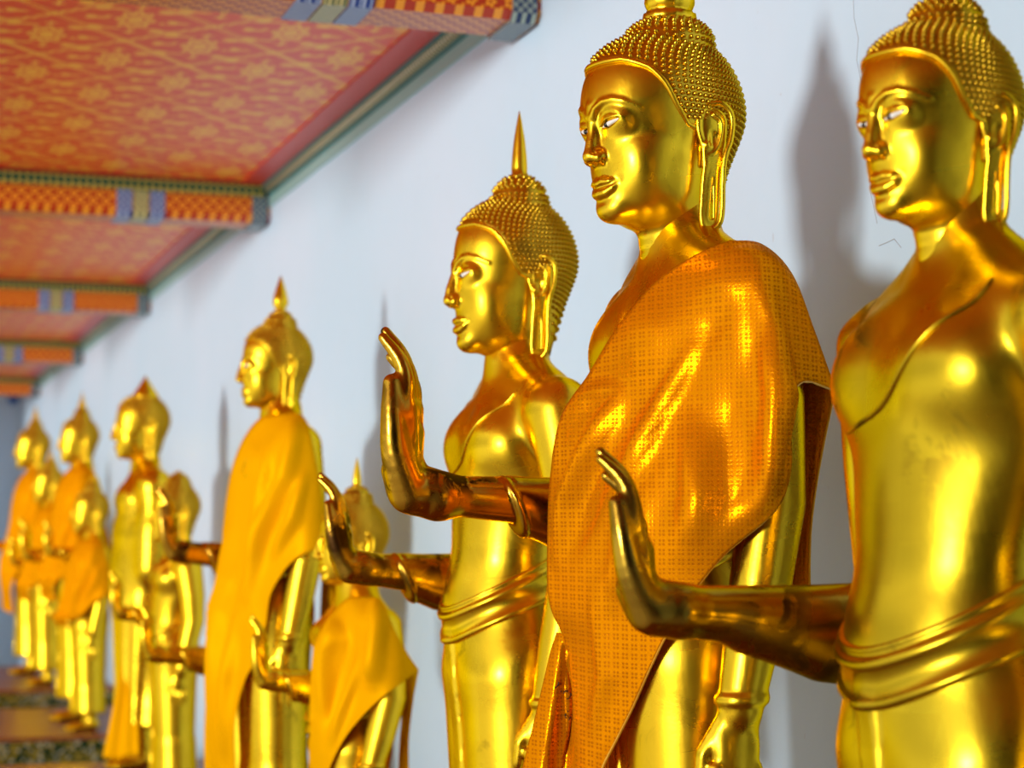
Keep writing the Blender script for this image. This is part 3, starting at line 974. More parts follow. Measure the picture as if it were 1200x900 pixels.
def head_parts(root, st, ush, finial, mats, fine=True, tiltd=0.0, turn=0.0, wide=1.0, hair_mat=None, xoff=0.0, tall=1.0, eyes_on=True, kw_deep=1.0, brow=0.0):
    f = st.face
    V, Q, eyes, _ = head_arrays(.008 if fine else .014, wide)
    M = Matrix.Rotation(math.radians(turn), 3, 'Z') @ Matrix.Rotation(math.radians(tiltd), 3, 'Y')
    Mn = np.array(M)
    off = np.array([-.012 + .03 * f + xoff, 0, st.chin])
    dp = kw_deep
    def T(V_):
        V_ = np.array(V_, float).reshape(-1, 3)
        q = np.clip((V_[:, 2] - .50) / .25, 0, 1); q = q * q * (3 - 2 * q) * np.clip(V_[:, 0] / .45, 0, 1)
        V_[:, 0] += brow * q; V_[:, 1] *= 1 + brow * q
        return (V_ * (f * dp, f, f)) @ Mn.T + off
    fm, hm = mats
    head = link('head', mesh_np('head', T(V), Q, fm), root)
    Hv, Hf = hair_arrays(ush, .014 if fine else .02, .019 if fine else .026)
    hair = link('hair', mesh_np('hair', T(Hv), Hf, hm), root)
    g = Geo(); g.tube(T(hairline_pts()), .019 * f, 8); link('hairline_band', g.mesh('hairline_band', fm), head)
    Ev, Eq = ear_arrays(.007 if fine else .012)
    for s in (1, -1):
        E = np.array(Ev)
        a = math.radians(-8)
        x = E[:, 0] * math.cos(a) - E[:, 1] * math.sin(a); y = E[:, 0] * math.sin(a) + E[:, 1] * math.cos(a)
        # lobes lean towards the neck
        y = y + (.385 * wide - .03) - .10 * np.clip(.5 - E[:, 2], 0, 1)
        E = np.stack([x - .045, y * s, E[:, 2]], -1)
        q = Eq if s == 1 else Eq[:, ::-1]
        link('ear', mesh_np('ear', T(E), q, fm), head)
    if eyes_on:
        for s in (1, -1):
            pts = [np.array(p) + np.array((-.013, 0, 0)) for p in eyes[s]]
            g = Geo(); g.tube(T(crom(pts, 4)), [r * f for r in np.interp(np.linspace(0, 1, 17), [0, .25, .5, .75, 1], [.004, .012, .0165, .013, .004])], 10)
            e = link('eye', g.mesh('eye', EYE_WHITE), head); e['label'] = 'white inlaid eye shell'
            p = crom(pts, 4)[6]; c = T([np.array(p) + np.array((.0075, 0, -.001))])[0]
            g = Geo(); g.lathe([(math.sin(a) * .0178 * f, -math.cos(a) * .0178 * f) for a in np.linspace(.05, math.pi - .05, 9)], 14, c)
            i = link('iris', g.mesh('iris', EYE_DARK), e)
    # finial
    prof = FINIAL[finial]
    g = Geo(); z0 = TOP[ush]
    g.lathe([(r, z * tall) for r, z in prof], 40, (-.02, 0, z0), flute=.10 if finial in ('lotus', 'bud', 'thin') else .03, nf=16 if finial == 'lotus' else 8)
    g.V = [tuple(v) for v in T(g.V)]
    link('finial', g.mesh('finial', fm), root)
    return T

def make_statue(name, label, cat, st, ush='dome', finial='spike', body='bare', arm=None, arm_z=None, mats=None, group=None, yaw=0.0, fine=True, **kw):
    fm, bm, hm, am = mats or (GOLD_FACE, GOLD, GOLD_HAIR, GOLD_WORN)
    root = bpy.data.objects.new(name, None); COL.objects.link(root)
    root.location = st.root; root.rotation_euler = (0, 0, math.pi + math.radians(yaw))
    tag(root, label, cat, group)
    V, Q = body_arrays(body)
    link('body', mesh_np('body', st.warp(V), Q, bm), root)
    if body == 'bare':
        V, Fc = belt_arrays()
        g = Geo(); g.add(st.warp(V), Fc); link('belt', g.mesh('belt', bm), root)
        for ctrl in kw.pop('hems', [[(.16, 1.385), (.12, 1.33), (.075, 1.275), (.02, 1.235), (-.04, 1.215), (-.09, 1.205)]]):
            p = st.warp(hem_points(ctrl)); g = Geo(); g.tube(p, [.0012] + [.0032] * (len(p) - 2) + [.0012], 8); link('robe_hem', g.mesh('robe_hem', bm), root)
    kw.pop('hems', None)
    T = head_parts(root, st, ush, finial, (fm, hm), fine, **kw)
    root['_arm'] = 0
    if arm:
        sc = arm.get('scale', 1.0)
        V, Q = arm_part(arm.get('sleeve', True), arm.get('tilt', .06), arm.get('hand', 1.0), 1, arm.get('length', .26))
        V = np.array(V) * sc
        V[:, 2] += arm['z']; V[:, 0] += arm.get('dx', 0); V[:, 1] += arm.get('dy', 0) - .262 * (1 - sc) * (0 if sc > .95 else .2)
        link('raised_forearm', mesh_np('raised_forearm', V, Q, am), root)
    del root['_arm']
    return root
# ------------------------------------------------------------------ draped cloth
def world_bvh(objs):
    V = []; T = []; o = 0
    bpy.context.view_layer.update()
    for ob in objs:
        me = ob.data; n = len(me.vertices); co = np.empty(n * 3, np.float32); me.vertices.foreach_get('co', co)
        co = co.reshape(-1, 3); M = np.array(ob.matrix_world)
        V.append(co @ M[:3, :3].T + M[:3, 3])
        me.calc_loop_triangles(); tt = np.empty(len(me.loop_triangles) * 3, np.int32); me.loop_triangles.foreach_get('vertices', tt)
        T.append(tt.reshape(-1, 3) + o); o += n
    V = np.concatenate(V); T = np.concatenate(T)
    return BVHTree.FromPolygons(V.tolist(), T.tolist())

def grid_spline(G, m, n):
    """bicubic resample of a control grid [rows][cols] of points"""
    R = [crom([np.array(p, float) for p in row], m) for row in G]
    C = [crom([R[i][j] for i in range(len(R))], n) for j in range(len(R[0]))]
    return np.array(C).transpose(1, 0, 2)      # rows, cols, 3

def seg_dist(px, py, poly):
    best = np.full(px.shape, 1e9); arc = np.zeros(px.shape); n = len(poly) - 1; i = -1
    for (x0, y0), (x1, y1) in zip(poly[:-1], poly[1:]):
        i += 1
        dx, dy = x1 - x0, y1 - y0; t = np.clip(((px - x0) * dx + (py - y0) * dy) / (dx * dx + dy * dy + 1e-9), 0, 1)
        e = np.hypot(px - x0 - t * dx, py - y0 - t * dy); arc = np.where(e < best, (i + t) / n, arc); best = np.minimum(best, e)
    return best, np.clip(np.sin(math.pi * np.clip(arc * .9 + .05, 0, 1)), 0, 1) ** .7

def sheet(G3, th=.0028):
    """closed double-layer sheet from a grid of 3-D points"""
    R, C, _ = G3.shape
    du = np.gradient(G3, axis=1); dv = np.gradient(G3, axis=0)
    N = np.cross(du, dv); N /= np.linalg.norm(N, axis=-1, keepdims=True) + 1e-9
    top = G3.reshape(-1, 3); bot = (G3 - N * th).reshape(-1, 3)
    lu = np.concatenate([np.zeros((R, 1)), np.cumsum(np.linalg.norm(np.diff(G3, axis=1), axis=-1), 1)], 1)
    lv = np.concatenate([np.zeros((1, C)), np.cumsum(np.linalg.norm(np.diff(G3, axis=0), axis=-1), 0)], 0)
    uv = np.stack([lu, lv], -1).reshape(-1, 2)
    Fc = []
    K = R * C
    idx = lambda i, j: i * C + j
    for i in range(R - 1):
        for j in range(C - 1):
            a, b, c, d = idx(i, j), idx(i, j + 1), idx(i + 1, j + 1), idx(i + 1, j)
            Fc.append((a, b, c, d)); Fc.append((K + d, K + c, K + b, K + a))
    rim = [idx(0, j) for j in range(C)] + [idx(i, C - 1) for i in range(1, R)] + [idx(R - 1, j) for j in range(C - 2, -1, -1)] + [idx(i, 0) for i in range(R - 2, 0, -1)]
    for k in range(len(rim)):
        a, b = rim[k], rim[(k + 1) % len(rim)]
        Fc.append((b, a, K + a, K + b))
    return np.concatenate([top, bot]), Fc, np.concatenate([uv, uv])

def drape_px(st, G, bvh=None, m=9, n=6, folds=(), gap=.020, relax=160, wob=0.0):
    """cloth whose hanging outline is given per control point as (photo x, photo y, distance in front of the statue's axis)"""
    A = grid_spline(G, m, n)
    R, C, _ = A.shape
    px, py, v = A[..., 0], A[..., 1], A[..., 2].copy()
    hit = np.full((R, C), -9.0)
    if bvh is not None:
        for i in range(R):
            for j in range(C):
                d = ray(px[i, j], py[i, j]).normalized()
                h = bvh.ray_cast(CO, d)
                if h[0] is not None: hit[i, j] = st.root.y - h[0].y + gap
    base = v.copy()
    v = np.maximum(v, hit)
    for _ in range(relax):
        w = v.copy()
        w[1:-1, 1:-1] = (v[:-2, 1:-1] + v[2:, 1:-1] + v[1:-1, :-2] + v[1:-1, 2:]) / 4
        w[0, 1:-1] = (v[0, :-2] + v[0, 2:]) / 2; w[-1, 1:-1] = (v[-1, :-2] + v[-1, 2:]) / 2
        w[1:-1, 0] = (v[:-2, 0] + v[2:, 0]) / 2; w[1:-1, -1] = (v[:-2, -1] + v[2:, -1]) / 2
        v = np.maximum(w, hit)
    P = np.empty((R, C, 3))
    for i in range(R):
        for j in range(C):
            p = at_y(px[i, j], py[i, j], st.root.y - v[i, j]); P[i, j] = p
    du = np.gradient(P, axis=1); dv = np.gradient(P, axis=0)
    N = np.cross(du, dv); N /= np.linalg.norm(N, axis=-1, keepdims=True) + 1e-9
    view = P - np.array(CO); flip = np.sign((N * view).sum(-1, keepdims=True)); N = -N * flip
    h = np.zeros((R, C))
    for poly, amp, wd in folds:
        d, fd = seg_dist(px, py, poly); h += 2.0 * amp * fd * np.exp(-(d / (wd * 1.1)) ** 2)
    if wob:
        s = np.linspace(0, 1, C)[None]; t = np.linspace(0, 1, R)[:, None]
        h += wob * np.sin(s * 23 + t * 7) * t
    edge = np.minimum(np.linspace(0, 1, C)[None] * 8, 1) * np.minimum((1 - np.linspace(0, 1, C))[None] * 10, 1)
    h = np.maximum(h, -.010)
    P = P + N * (h * (.15 + .85 * edge))[..., None]
    return P, (px, py)

def to_local(st, P, yaw=0.0):
    Q = np.asarray(P) - np.array(st.root); a = -(math.pi + math.radians(yaw)); c, s = math.cos(a), math.sin(a)
    return np.stack([Q[..., 0] * c - Q[..., 1] * s, Q[..., 0] * s + Q[..., 1] * c, Q[..., 2]], -1)

def cloth_mesh(name, sheets, mat, th=.0028, planar=False):
    V = []; Fc = []; U = []; o = 0
    for S in sheets:
        v, f, u = sheet(S, th); V.append(v); U.append(u); Fc += [tuple(i + o for i in q) for q in f]; o += len(v)
    V = np.concatenate(V); U = np.concatenate(U)
    if planar: U = np.stack([.92 * V[:, 0] - .4 * V[:, 1], V[:, 2]], -1)
    me = mesh_py(name, V, Fc, mat)
    uvl = me.uv_layers.new(name='UVMap')
    li = np.empty(len(me.loops), np.int32); me.loops.foreach_get('vertex_index', li)
    uvl.data.foreach_set('uv', U[li].astype(np.float32).ravel())
    return me
# ------------------------------------------------------------------ the gallery
def struct(name, g, mat, smooth=False, parent=None):
    o = link(name, g.mesh(name, mat, smooth), parent); o['kind'] = 'structure'; return o
CEIL_Z = CAM_Z + 1.62
BEAM_Z = CAM_Z + 1.447
OPEN = -1.6          # the open side of the gallery, a row of square pillars
Y0, Y1 = -9.0, 21.6
g = Geo(); g.box((WALL, Y0, -.1), (WALL + .3, Y1 + .3, CEIL_Z + .3)); struct('wall_right', g, PLASTER)
g = Geo(); g.box((OPEN - .5, Y1, -.1), (WALL, Y1 + .3, CEIL_Z + .3)); struct('wall_back', g, PLASTER)
g = Geo(); g.box((OPEN - .5, Y0 - .3, -.1), (WALL + .3, Y0, CEIL_Z + .3)); DARK_REFL = simple('reflection_darkening_panel', (.07, .035, .015), .4); struct('wall_front', g, DARK_REFL)  # end wall out of view, coloured dark to darken reflections in the gold
g = Geo(); g.box((OPEN - .3, Y0, 0), (OPEN - .05, -.5, CEIL_Z)); struct('added_shade_wall', g, DARK_REFL)  # unseen closed bay, added so the gold mirrors less brightness
g = Geo(); g.box((OPEN - .3, 19.2, 0), (OPEN - .05, Y1, CEIL_Z)); struct('added_shade_wall', g, PLASTER)  # unseen stretch added to keep sun off the end wall
FLOORM = simple('worn_marble_floor', (.46, .41, .36), .3)
g = Geo(); g.box((OPEN - .5, Y0, -.1), (WALL, Y1, 0)); struct('floor', g, FLOORM)
COURT = simple('pale_stone_courtyard', (.80, .78, .74), .8)
g = Geo(); g.box((-40, -30, -.6), (OPEN - .5, 45, -.35)); o = struct('ground', g, COURT)
g = Geo(); g.box((OPEN - .02, Y0, CEIL_Z), (WALL, Y1, CEIL_Z + .15)); struct('ceiling', g, CEIL)
# beams, each with its painted bands
BY = [5.25 + 3.65 * i for i in range(-4, 5)]        # far lower edge of each beam
BW = .20
def beam_section(x0, x1, y, grow, g):
    ya, yb = y - BW - .012 - grow, y + .012 + grow; z0, z1, c = BEAM_Z - grow, CEIL_Z, .022
    sec = [(ya, z1), (ya, z0 + c), (ya + c, z0), (yb - c, z0), (yb, z0 + c), (yb, z1)]
    n = len(sec); V = [(x0, a, b) for a, b in sec] + [(x1, a, b) for a, b in sec]
    g.add(V, [tuple(range(n)), tuple(range(2 * n - 1, n - 1, -1))] + [(i, i + n, (i + 1) % n + n, (i + 1) % n) for i in range(n)])
for i, y in enumerate(BY):
    g = Geo(); beam_section(OPEN, WALL, y, 0, g)
    b = struct('beam', g, BEAM_RED); 
    for nm, xa, xb, mt in (('end_band', 1.715, 1.785, END_BLUE), ('blue_band', 1.11, 1.178, BAND_BLUE), ('cream_band', 1.184, 1.250, BAND_CREAM), ('blue_band', 1.256, 1.322, BAND_BLUE), ('blue_band', -1.0, -.94, BAND_BLUE), ('cream_band', -.934, -.87, BAND_CREAM), ('blue_band', -.864, -.80, BAND_BLUE)):
        g = Geo(); beam_section(xa, xb, y, .004 if nm != 'end_band' else .010, g); struct(nm, g, mt, parent=b)
    for sg in (1, -1):
        yy = (y - BW - .012) if sg == 1 else y + .012
        g = Geo(); g.box((OPEN, min(yy, yy - sg * .028), CEIL_Z - .058), (WALL - .03, max(yy, yy - sg * .028), CEIL_Z - .012)); struct('cornice', g, CORNICE, parent=b)
        g = Geo(); g.box((OPEN, min(yy, yy - sg * .055), CEIL_Z - .012), (WALL - .06, max(yy, yy - sg * .055), CEIL_Z - .0)); struct('red_fillet', g, DARK_RED, parent=b)
# trim where the ceiling meets the wall, bay by bay
for i in range(len(BY) - 1):
    ya, yb = BY[i] + .012, BY[i + 1] - BW - .012
    g = Geo(); g.box((WALL - .145, ya, CEIL_Z - .008), (WALL - .045, yb, CEIL_Z + .001)); struct('trim_red', g, RED)
    g = Geo(); g.box((WALL - .050, ya, CEIL_Z - .016), (WALL - .036, yb, CEIL_Z)); struct('trim_teal', g, TEAL)
    g = Geo(); g.add(*tube_arrays([(WALL - .018, ya, CEIL_Z - .020), (WALL - .018, yb, CEIL_Z - .020)], .021, 12)); struct('trim_gilt', g, GILT_RIB, True)
    g = Geo(); g.box((WALL - .016, ya, CEIL_Z - .055), (WALL, yb, CEIL_Z - .038)); struct('trim_teal', g, TEAL)
    g = Geo(); g.box((WALL - .010, ya, CEIL_Z - .100), (WALL, yb, CEIL_Z - .055)); struct('trim_pale_teal', g, PALE_TEAL)
# pillars on the open side, at its two ends
for i, y in enumerate(BY):
    if y < 17: continue
    yc = y - BW / 2
    g = Geo(); g.box((OPEN - .26, yc - .26, 0), (OPEN + .26, yc + .26, BEAM_Z - .001)); g.box((OPEN - .32, yc - .32, 0), (OPEN + .32, yc + .32, .22)); g.box((OPEN - .31, yc - .31, BEAM_Z - .16), (OPEN + .31, yc + .31, BEAM_Z - .03))
    struct('pillar', g, PLASTER)

# world: hazy daylight sky
w = bpy.data.worlds.new('sky'); bpy.context.scene.world = w; w.use_nodes = True
t = NT(w.node_tree); bg = t.n['Background']
tc = t.new('ShaderNodeTexCoord').outputs['Generated']; sx = t.new('ShaderNodeSeparateXYZ'); t.l.new(tc, sx.inputs[0])
t.l.new(t.ramp(sx.outputs[2], [(0.0, (.40, .40, .40)), (.18, (.44, .46, .48)), (.45, (.95, .98, 1.0)), (1.0, (.85, .93, 1.0))]), bg.inputs[0])
bg.inputs[1].default_value = 1.6
sun = bpy.data.lights.new('sun', 'SUN'); so = bpy.data.objects.new('sun', sun); COL.objects.link(so)
sun.energy = 3.0; sun.angle = math.radians(8); sun.color = (1, .97, .92)
so.rotation_euler = Vector((1.0, .62, -.005)).to_track_quat('-Z', 'Y').to_euler()
# ------------------------------------------------------------------ the statues along the wall
def ypos(px, line=LINE):
    d = ray(px, 600); return line * d.y / d.x
def zpl(py, px, y, pl=PLINTH): return at_y(px, py, y).z - pl
N = 'standing_buddha_statue'; CAT = 'statue'
def S(px, chin, face, **k):
    neck_r = k.pop('neck_r', 1.0); s = Statue(px, ypos(px), chin, face, **k); s.neck_r = neck_r; return s

sA = S(1122, 264, .212, neck_r=.80); sA.y = sA.y
sB = S(792, 268, .272); sC = S(598, 415, .272)
sD = S(323, 478, .226); sE = S(166, 538, .25); sF = S(92, 543, .225); sG = S(38, 549, .245, plinth=.535)
small = [S(414, 684, .19, sx=.85, sy=.88), S(206, 634, .20, sx=.85, sy=.85), S(107, 625, .2, sx=.85, sy=.85), S(57, 589, .2, sx=.85, sy=.85, plinth=.535), S(292, 668, .17, sx=.8, sy=.8)]

A = make_statue(N, 'nearest gold Buddha statue with bare chest, cut off by the right edge of the photo', CAT, sA, 'dome', 'spike', turn=9, xoff=.012, brow=.05,
    arm=dict(sleeve=False, tilt=.16, hand=1.0, length=.30, dx=.012, z=zpl(731, 780, sA.y)), mats=(GOLD_FACE, GOLD_OLD, GOLD_HAIR, GOLD_DARK))
B = make_statue(N, 'tall gold Buddha statue whose body is wrapped in the orange brocade shawl', CAT, sB, 'low', 'lotus', turn=10, xoff=.012, brow=.07, wide=1.06,
    arm=dict(tilt=.02, hand=1.30, length=.34, dx=.045, z=zpl(580, 540, sB.y)))
C = make_statue(N, 'gold Buddha statue with bare torso and tall needle finial, behind the upright hand', CAT, sC, 'dome', 'spike', xoff=-.012, kw_deep=.96, brow=.01,
    arm=dict(tilt=.16, hand=.97, length=.28, z=zpl(672, 450, sC.y)))
D = make_statue(N, 'gold Buddha statue with bud finial, dressed in a long yellow cloth', CAT, sD, 'dome', 'bud', fine=False,
    arm=dict(tilt=.1, length=.28, z=zpl(650, 230, sD.y)))
E = make_statue(N, 'gold Buddha statue in a smooth closed gold robe with conical cap', CAT, sE, 'flat', 'wide', body='robe', fine=False, eyes_on=False)
F_ = make_statue(N, 'distant gold Buddha statue in orange cloth, second of the tall ones from the far end', CAT, sF, 'cone', 'thin', fine=False, eyes_on=False,
    arm=dict(z=zpl(652, 85, sF.y)), mats=(GOLD_FAR, GOLD_FAR, GOLD_HAIR, GOLD))
G_ = make_statue(N, 'farthest tall gold Buddha statue at the left edge, draped in orange cloth', CAT, sG, 'cone', 'thin', fine=False, eyes_on=False,
    arm=dict(z=zpl(640, 20, sG.y, .535)), mats=(GOLD_FAR, GOLD_FAR, GOLD_HAIR, GOLD))
info = [
    ('short gold Buddha statue in a yellow cloth, left of the bare torso statue', 'dome', 'spike', 805, 340),
    ('short plain gold Buddha statue without finial, right of the one in a closed robe', 'point', 'stub', 722, 170),
    ('short distant gold Buddha statue just right of the second tall one from the far end', 'cone', 'thin', 648, 90),
    ('shortest looking gold Buddha statue half hidden beside the farthest tall one', 'cone', 'thin', 660, 45),
    ('short gold Buddha statue hidden behind the long yellow cloth, only its forearm showing', 'cone', 'stub', 772, 225)]
SM = []
for s, (lab, ush, fin, py, px) in zip(small, info):
    s.belt = s.belt
    SM.append(make_statue(N, lab, CAT, s, ush, fin, fine=False, eyes_on=False, tall=.8,
        arm=dict(scale=.82, z=zpl(py, px, s.y, s.root.z), dy=.02, length=.30 if px in (225,) else .24, dx=.05 if px == 225 else 0), mats=(GOLD_FAR, GOLD_FAR, GOLD_HAIR, GOLD)))

def kids(root): return [c for c in root.children if c.name.split('.')[0] in ('body', 'raised_forearm', 'belt')]

# --- orange brocade shawl
GB = [
 [(855, 283, .07), (893, 288, .16), (927, 322, .24), (953, 388, .27), (978, 458, .27)],
 [(812, 302, .06), (862, 312, .2), (905, 345, .30), (930, 395, .35), (940, 447, .36)],
 [(765, 335, .03), (830, 355, .18), (885, 390, .32), (912, 430, .37), (921, 480, .38)],
 [(722, 388, -.02), (790, 410, .15), (860, 440, .31), (905, 490, .38), (926, 545, .38)],
 [(690, 440, -.06), (760, 465, .12), (835, 500, .3), (885, 550, .38), (909, 597, .37)],
 [(660, 490, -.10), (720, 520, .1), (790, 560, .25), (830, 605, .32), (850, 648, .30)],
 [(646, 560, -.16), (695, 585, .05), (750, 620, .18), (790, 655, .24), (812, 695, .22)],
 [(643, 640, -.2), (680, 655, -.02), (725, 680, .1), (760, 708, .17), (783, 740, .16)],
 [(645, 705, -.20), (676, 715, -.06), (710, 730, .05), (740, 755, .11), (760, 787, .12)],
 [(664, 752, -.16), (683, 760, -.06), (703, 772, .0), (724, 795, .05), (742, 828, .08)],
 [(671, 800, -.13), (685, 812, -.06), (698, 825, -.02), (711, 845, .02), (722, 868, .05)],
 [(674, 860, -.12), (682, 870, -.07), (690, 882, -.04), (698, 892, -.01), (704, 905, .02)],
 [(676, 935, -.11), (680, 940, -.08), (684, 945, -.05), (688, 950, -.03), (690, 955, -.0)],
]
folds = [([(818, 397), (780, 470), (729, 575)], .016, 11), ([(889, 330), (905, 400), (911, 463), (905, 545), (890, 600)], .016, 12),
         ([(722, 455), (690, 462), (668, 484), (650, 534)], .014, 8), ([(732, 462), (712, 495), (690, 535), (664, 590), (653, 660)], .014, 8),
         ([(815, 500), (820, 580), (808, 640)], .012, 16), ([(770, 560), (735, 650), (720, 700)], .010, 15), ([(850, 360), (800, 430), (760, 500)], -.008, 14),
         ([(742, 480), (700, 560), (675, 640)], -.010, 10), ([(860, 460), (862, 540), (850, 600)], -.010, 15), ([(700, 690), (715, 790), (700, 860)], .008, 10)]
bv = world_bvh(kids(B))
P1, _ = drape_px(sB, GB, bv, m=14, n=9, folds=folds)
L1 = to_local(sB, P1)
# the part thrown over the back, hanging free behind the arm
top = L1[0][::4]
def back_sheet(toprow, hem, inner, rows):
    """toprow: points along the shoulder, hem/inner: bottom points; hangs straight with a soft bow"""
    out = []
    n = len(toprow)
    for r_ in range(rows + 1):
        t_ = r_ / rows; row = []
        for j, p in enumerate(toprow):
            k = j / (n - 1); q = np.array(inner) * (1 - k) + np.array(hem) * k
            b = math.sin(t_ * math.pi / 2)
            x = p[0] + (q[0] - p[0]) * min(1, b * 1.15); y = p[1] + (q[1] - p[1]) * b; z = p[2] + (q[2] - p[2]) * t_
            row.append((x + .010 * math.sin(k * 17) * t_, y, z))
        out.append(row)
    return np.array(out)
hz = zpl(700, 932, sB.y - .2)
BS = back_sheet(top, (-.15, .185, hz), (-.20, -.06, hz - .02), 26)
# twisted tail in front of the hip
GT = [
 [(654, 741, -.22), (657, 742, -.20), (661, 744, -.18), (666, 748, -.17)],
 [(647, 762, -.23), (655, 762, -.19), (663, 763, -.19), (672, 766, -.18)],
 [(638, 800, -.24), (650, 803, -.19), (662, 803, -.21), (677, 806, -.18)],
 [(626, 850, -.25), (643, 853, -.19), (660, 855, -.22), (680, 858, -.18)],
 [(616, 890, -.25), (637, 895, -.20), (657, 900, -.22), (682, 905, -.18)],
 [(608, 930, -.25), (632, 937, -.20), (655, 943, -.22), (684, 948, -.18)]]
P3, _ = drape_px(sB, GT, None, m=10, n=9, relax=0, folds=[([(664, 770), (660, 830), (655, 900)], .012, 5)])
L3 = to_local(sB, P3)
def place_cloth(name, label, st, sheets, mat, group=None):
    me = cloth_mesh(name, sheets, mat, planar=mat is BROCADE); o = link(name, me, None, st.root); o.rotation_euler = (0, 0, math.pi)
    tag(o, label, 'cloth', group); return o
shawl = place_cloth('shawl', 'orange brocade shawl with tiny woven flowers draped over the tall statue', sB, [L1, BS, L3], BROCADE)
# braid along the free edges
g = Geo(); e = [tuple(L1[i, -1]) for i in range(0, len(L1), 3)] ; g.tube(e, .0026, 6)
g.tube([tuple(BS[i, -1]) for i in range(0, len(BS), 2)], .0026, 6)
link('braid_edging', g.mesh('braid_edging', STITCH), shawl)
# hand-written note on the tail
def stroke(pts, w=.0009):
    q = [to_local(sB, np.array(at_y(x, y, sB.root.y - v)))for x, y, v in pts]; g.tube([tuple(a) for a in q], w, 5)
g = Geo()
def on_tail(x, y):
    d = np.hypot(P3[..., 0] * 0, 0)
    best = None
    for i in range(0, P3.shape[0], 2):
        for j in range(0, P3.shape[1], 2):
            a = proj(P3[i, j]); q = (a[0] - x) ** 2 + (a[1] - y) ** 2
            if best is None or q < best[0]: best = (q, P3[i, j])
    return sB.root.y - best[1][1] + .004
glyphs = {'Y': [[(0, 0), (.35, .5)], [(.8, 0), (.35, .5), (.1, 1.1)]], 'o': [[(.5, .4), (.15, .55), (.15, .85), (.5, 1), (.8, .8), (.75, .5), (.5, .4)]],
          'n': [[(.1, .4), (.15, 1)], [(.12, .6), (.45, .4), (.7, .55), (.75, 1)]], 'g': [[(.7, .45), (.3, .4), (.1, .7), (.4, .95), (.7, .8), (.72, .45), (.72, 1.2), (.3, 1.35)]],
          'K': [[(.1, 0), (.15, 1)], [(.8, .05), (.15, .55), (.8, 1)]], 'i': [[(.3, .4), (.35, 1)], [(.3, .12), (.34, .18)]]}
def write(word, x, y, ang, h):
    ca, sa = math.cos(ang), math.sin(ang); w_ = h * .72
    for k, chh in enumerate(word):
        for st_ in glyphs[chh]:
            pp = []
            for a, b in crom([(p[0], p[1], 0) for p in st_], 4) and [(p[0], p[1]) for p in crom([(p[0], p[1], 0) for p in st_], 4)]:
                X = x + (k * w_ + a * w_ * .8) * ca - b * h * sa; Y = y + (k * w_ + a * w_ * .8) * sa + b * h * ca
                pp.append((X, Y, on_tail(X, Y)))
            stroke(pp)
for wd, x_, y_ in (('Yong', 655, 799), ('Ki', 665, 833)):
    g = Geo(); write(wd, x_, y_, .62, 8.0); link('handwriting', g.mesh('handwriting', INK), shawl)['label'] = 'dark handwriting on the tail'

# --- long yellow cloth
GD = [
 [(345, 484, .07), (358, 492, .15), (366, 520, .24), (374, 570, .28), (380, 640, .29)],
 [(325, 486, .03), (343, 520, .15), (352, 560, .26), (362, 600, .31), (368, 645, .32)],
 [(303, 492, 0), (325, 540, .12), (335, 590, .25), (342, 625, .30), (347, 655, .31)],
 [(283, 520, -.05), (305, 565, .1), (318, 620, .2), (325, 650, .24), (331, 672, .24)],
 [(270, 560, -.1), (290, 610, .05), (302, 655, .12), (310, 680, .16), (317, 698, .18)],
 [(262, 620, -.15), (280, 660, 0), (292, 695, .08), (302, 715, .12), (312, 732, .14)],
 [(260, 690, -.2), (270, 715, -.08), (282, 740, 0), (294, 755, .05), (304, 768, .08)],
 [(246, 722, -.22), (256, 755, -.1), (266, 780, -.03), (276, 792, .02), (287, 798, .05)],
 [(243, 790, -.22), (252, 815, -.12), (260, 835, -.06), (267, 845, -.03), (275, 850, 0)],
 [(240, 865, -.22), (250, 875, -.12), (259, 890, -.08), (267, 900, -.05), (276, 905, -.03)],
 [(241, 925, -.22), (250, 932, -.12), (259, 940, -.08), (267, 945, -.05), (278, 950, -.03)]]
fD = [([(345, 500), (338, 560), (312, 620), (290, 700)], .026, 7), ([(318, 520), (310, 580), (298, 650)], .020, 6), ([(268, 620), (262, 740), (255, 900)], .030, 5), ([(290, 530), (284, 620), (275, 700)], -.012, 6), ([(355, 560), (345, 610), (325, 650)], .018, 5), ([(280, 720), (270, 800), (266, 880)], .020, 4)]
bvD = world_bvh(kids(D))
PD, _ = drape_px(sD, GD, bvD, m=9, n=6, folds=fD, gap=.024)
LD = to_local(sD, PD)
BD = back_sheet(LD[0][::3], (-.17, .22, zpl(690, 385, sD.y)), (-.17, -.05, zpl(760, 350, sD.y)), 14)
place_cloth('shawl', 'long plain yellow cloth hanging from the statue with bud finial', sD, [LD, BD], YELLOW)

# --- yellow cloth of the short statue
GS = [
 [(440, 702, .06), (450, 712, .13), (464, 743, .2), (478, 768, .23), (490, 785, .24)],
 [(425, 700, .05), (440, 725, .15), (455, 755, .22), (468, 780, .25), (478, 794, .26)],
 [(408, 702, .02), (428, 735, .14), (445, 770, .22), (457, 793, .26), (464, 805, .26)],
 [(393, 715, -.02), (415, 755, .1), (430, 790, .18), (440, 808, .22), (446, 819, .23)],
 [(380, 732, -.05), (400, 775, .06), (415, 808, .14), (423, 825, .18), (428, 836, .19)],
 [(369, 757, -.1), (385, 800, 0), (398, 830, .08), (405, 845, .12), (411, 856, .14)],
 [(365, 800, -.14), (375, 840, -.04), (384, 862, .03), (391, 872, .07), (397, 878, .1)],
 [(364, 850, -.15), (369, 880, -.08), (375, 895, -.02), (380, 902, .02), (385, 906, .05)],
 [(363, 905, -.15), (367, 925, -.1), (370, 935, -.06), (374, 940, -.02), (378, 944, .0)]]
bvS = world_bvh(kids(SM[0]))
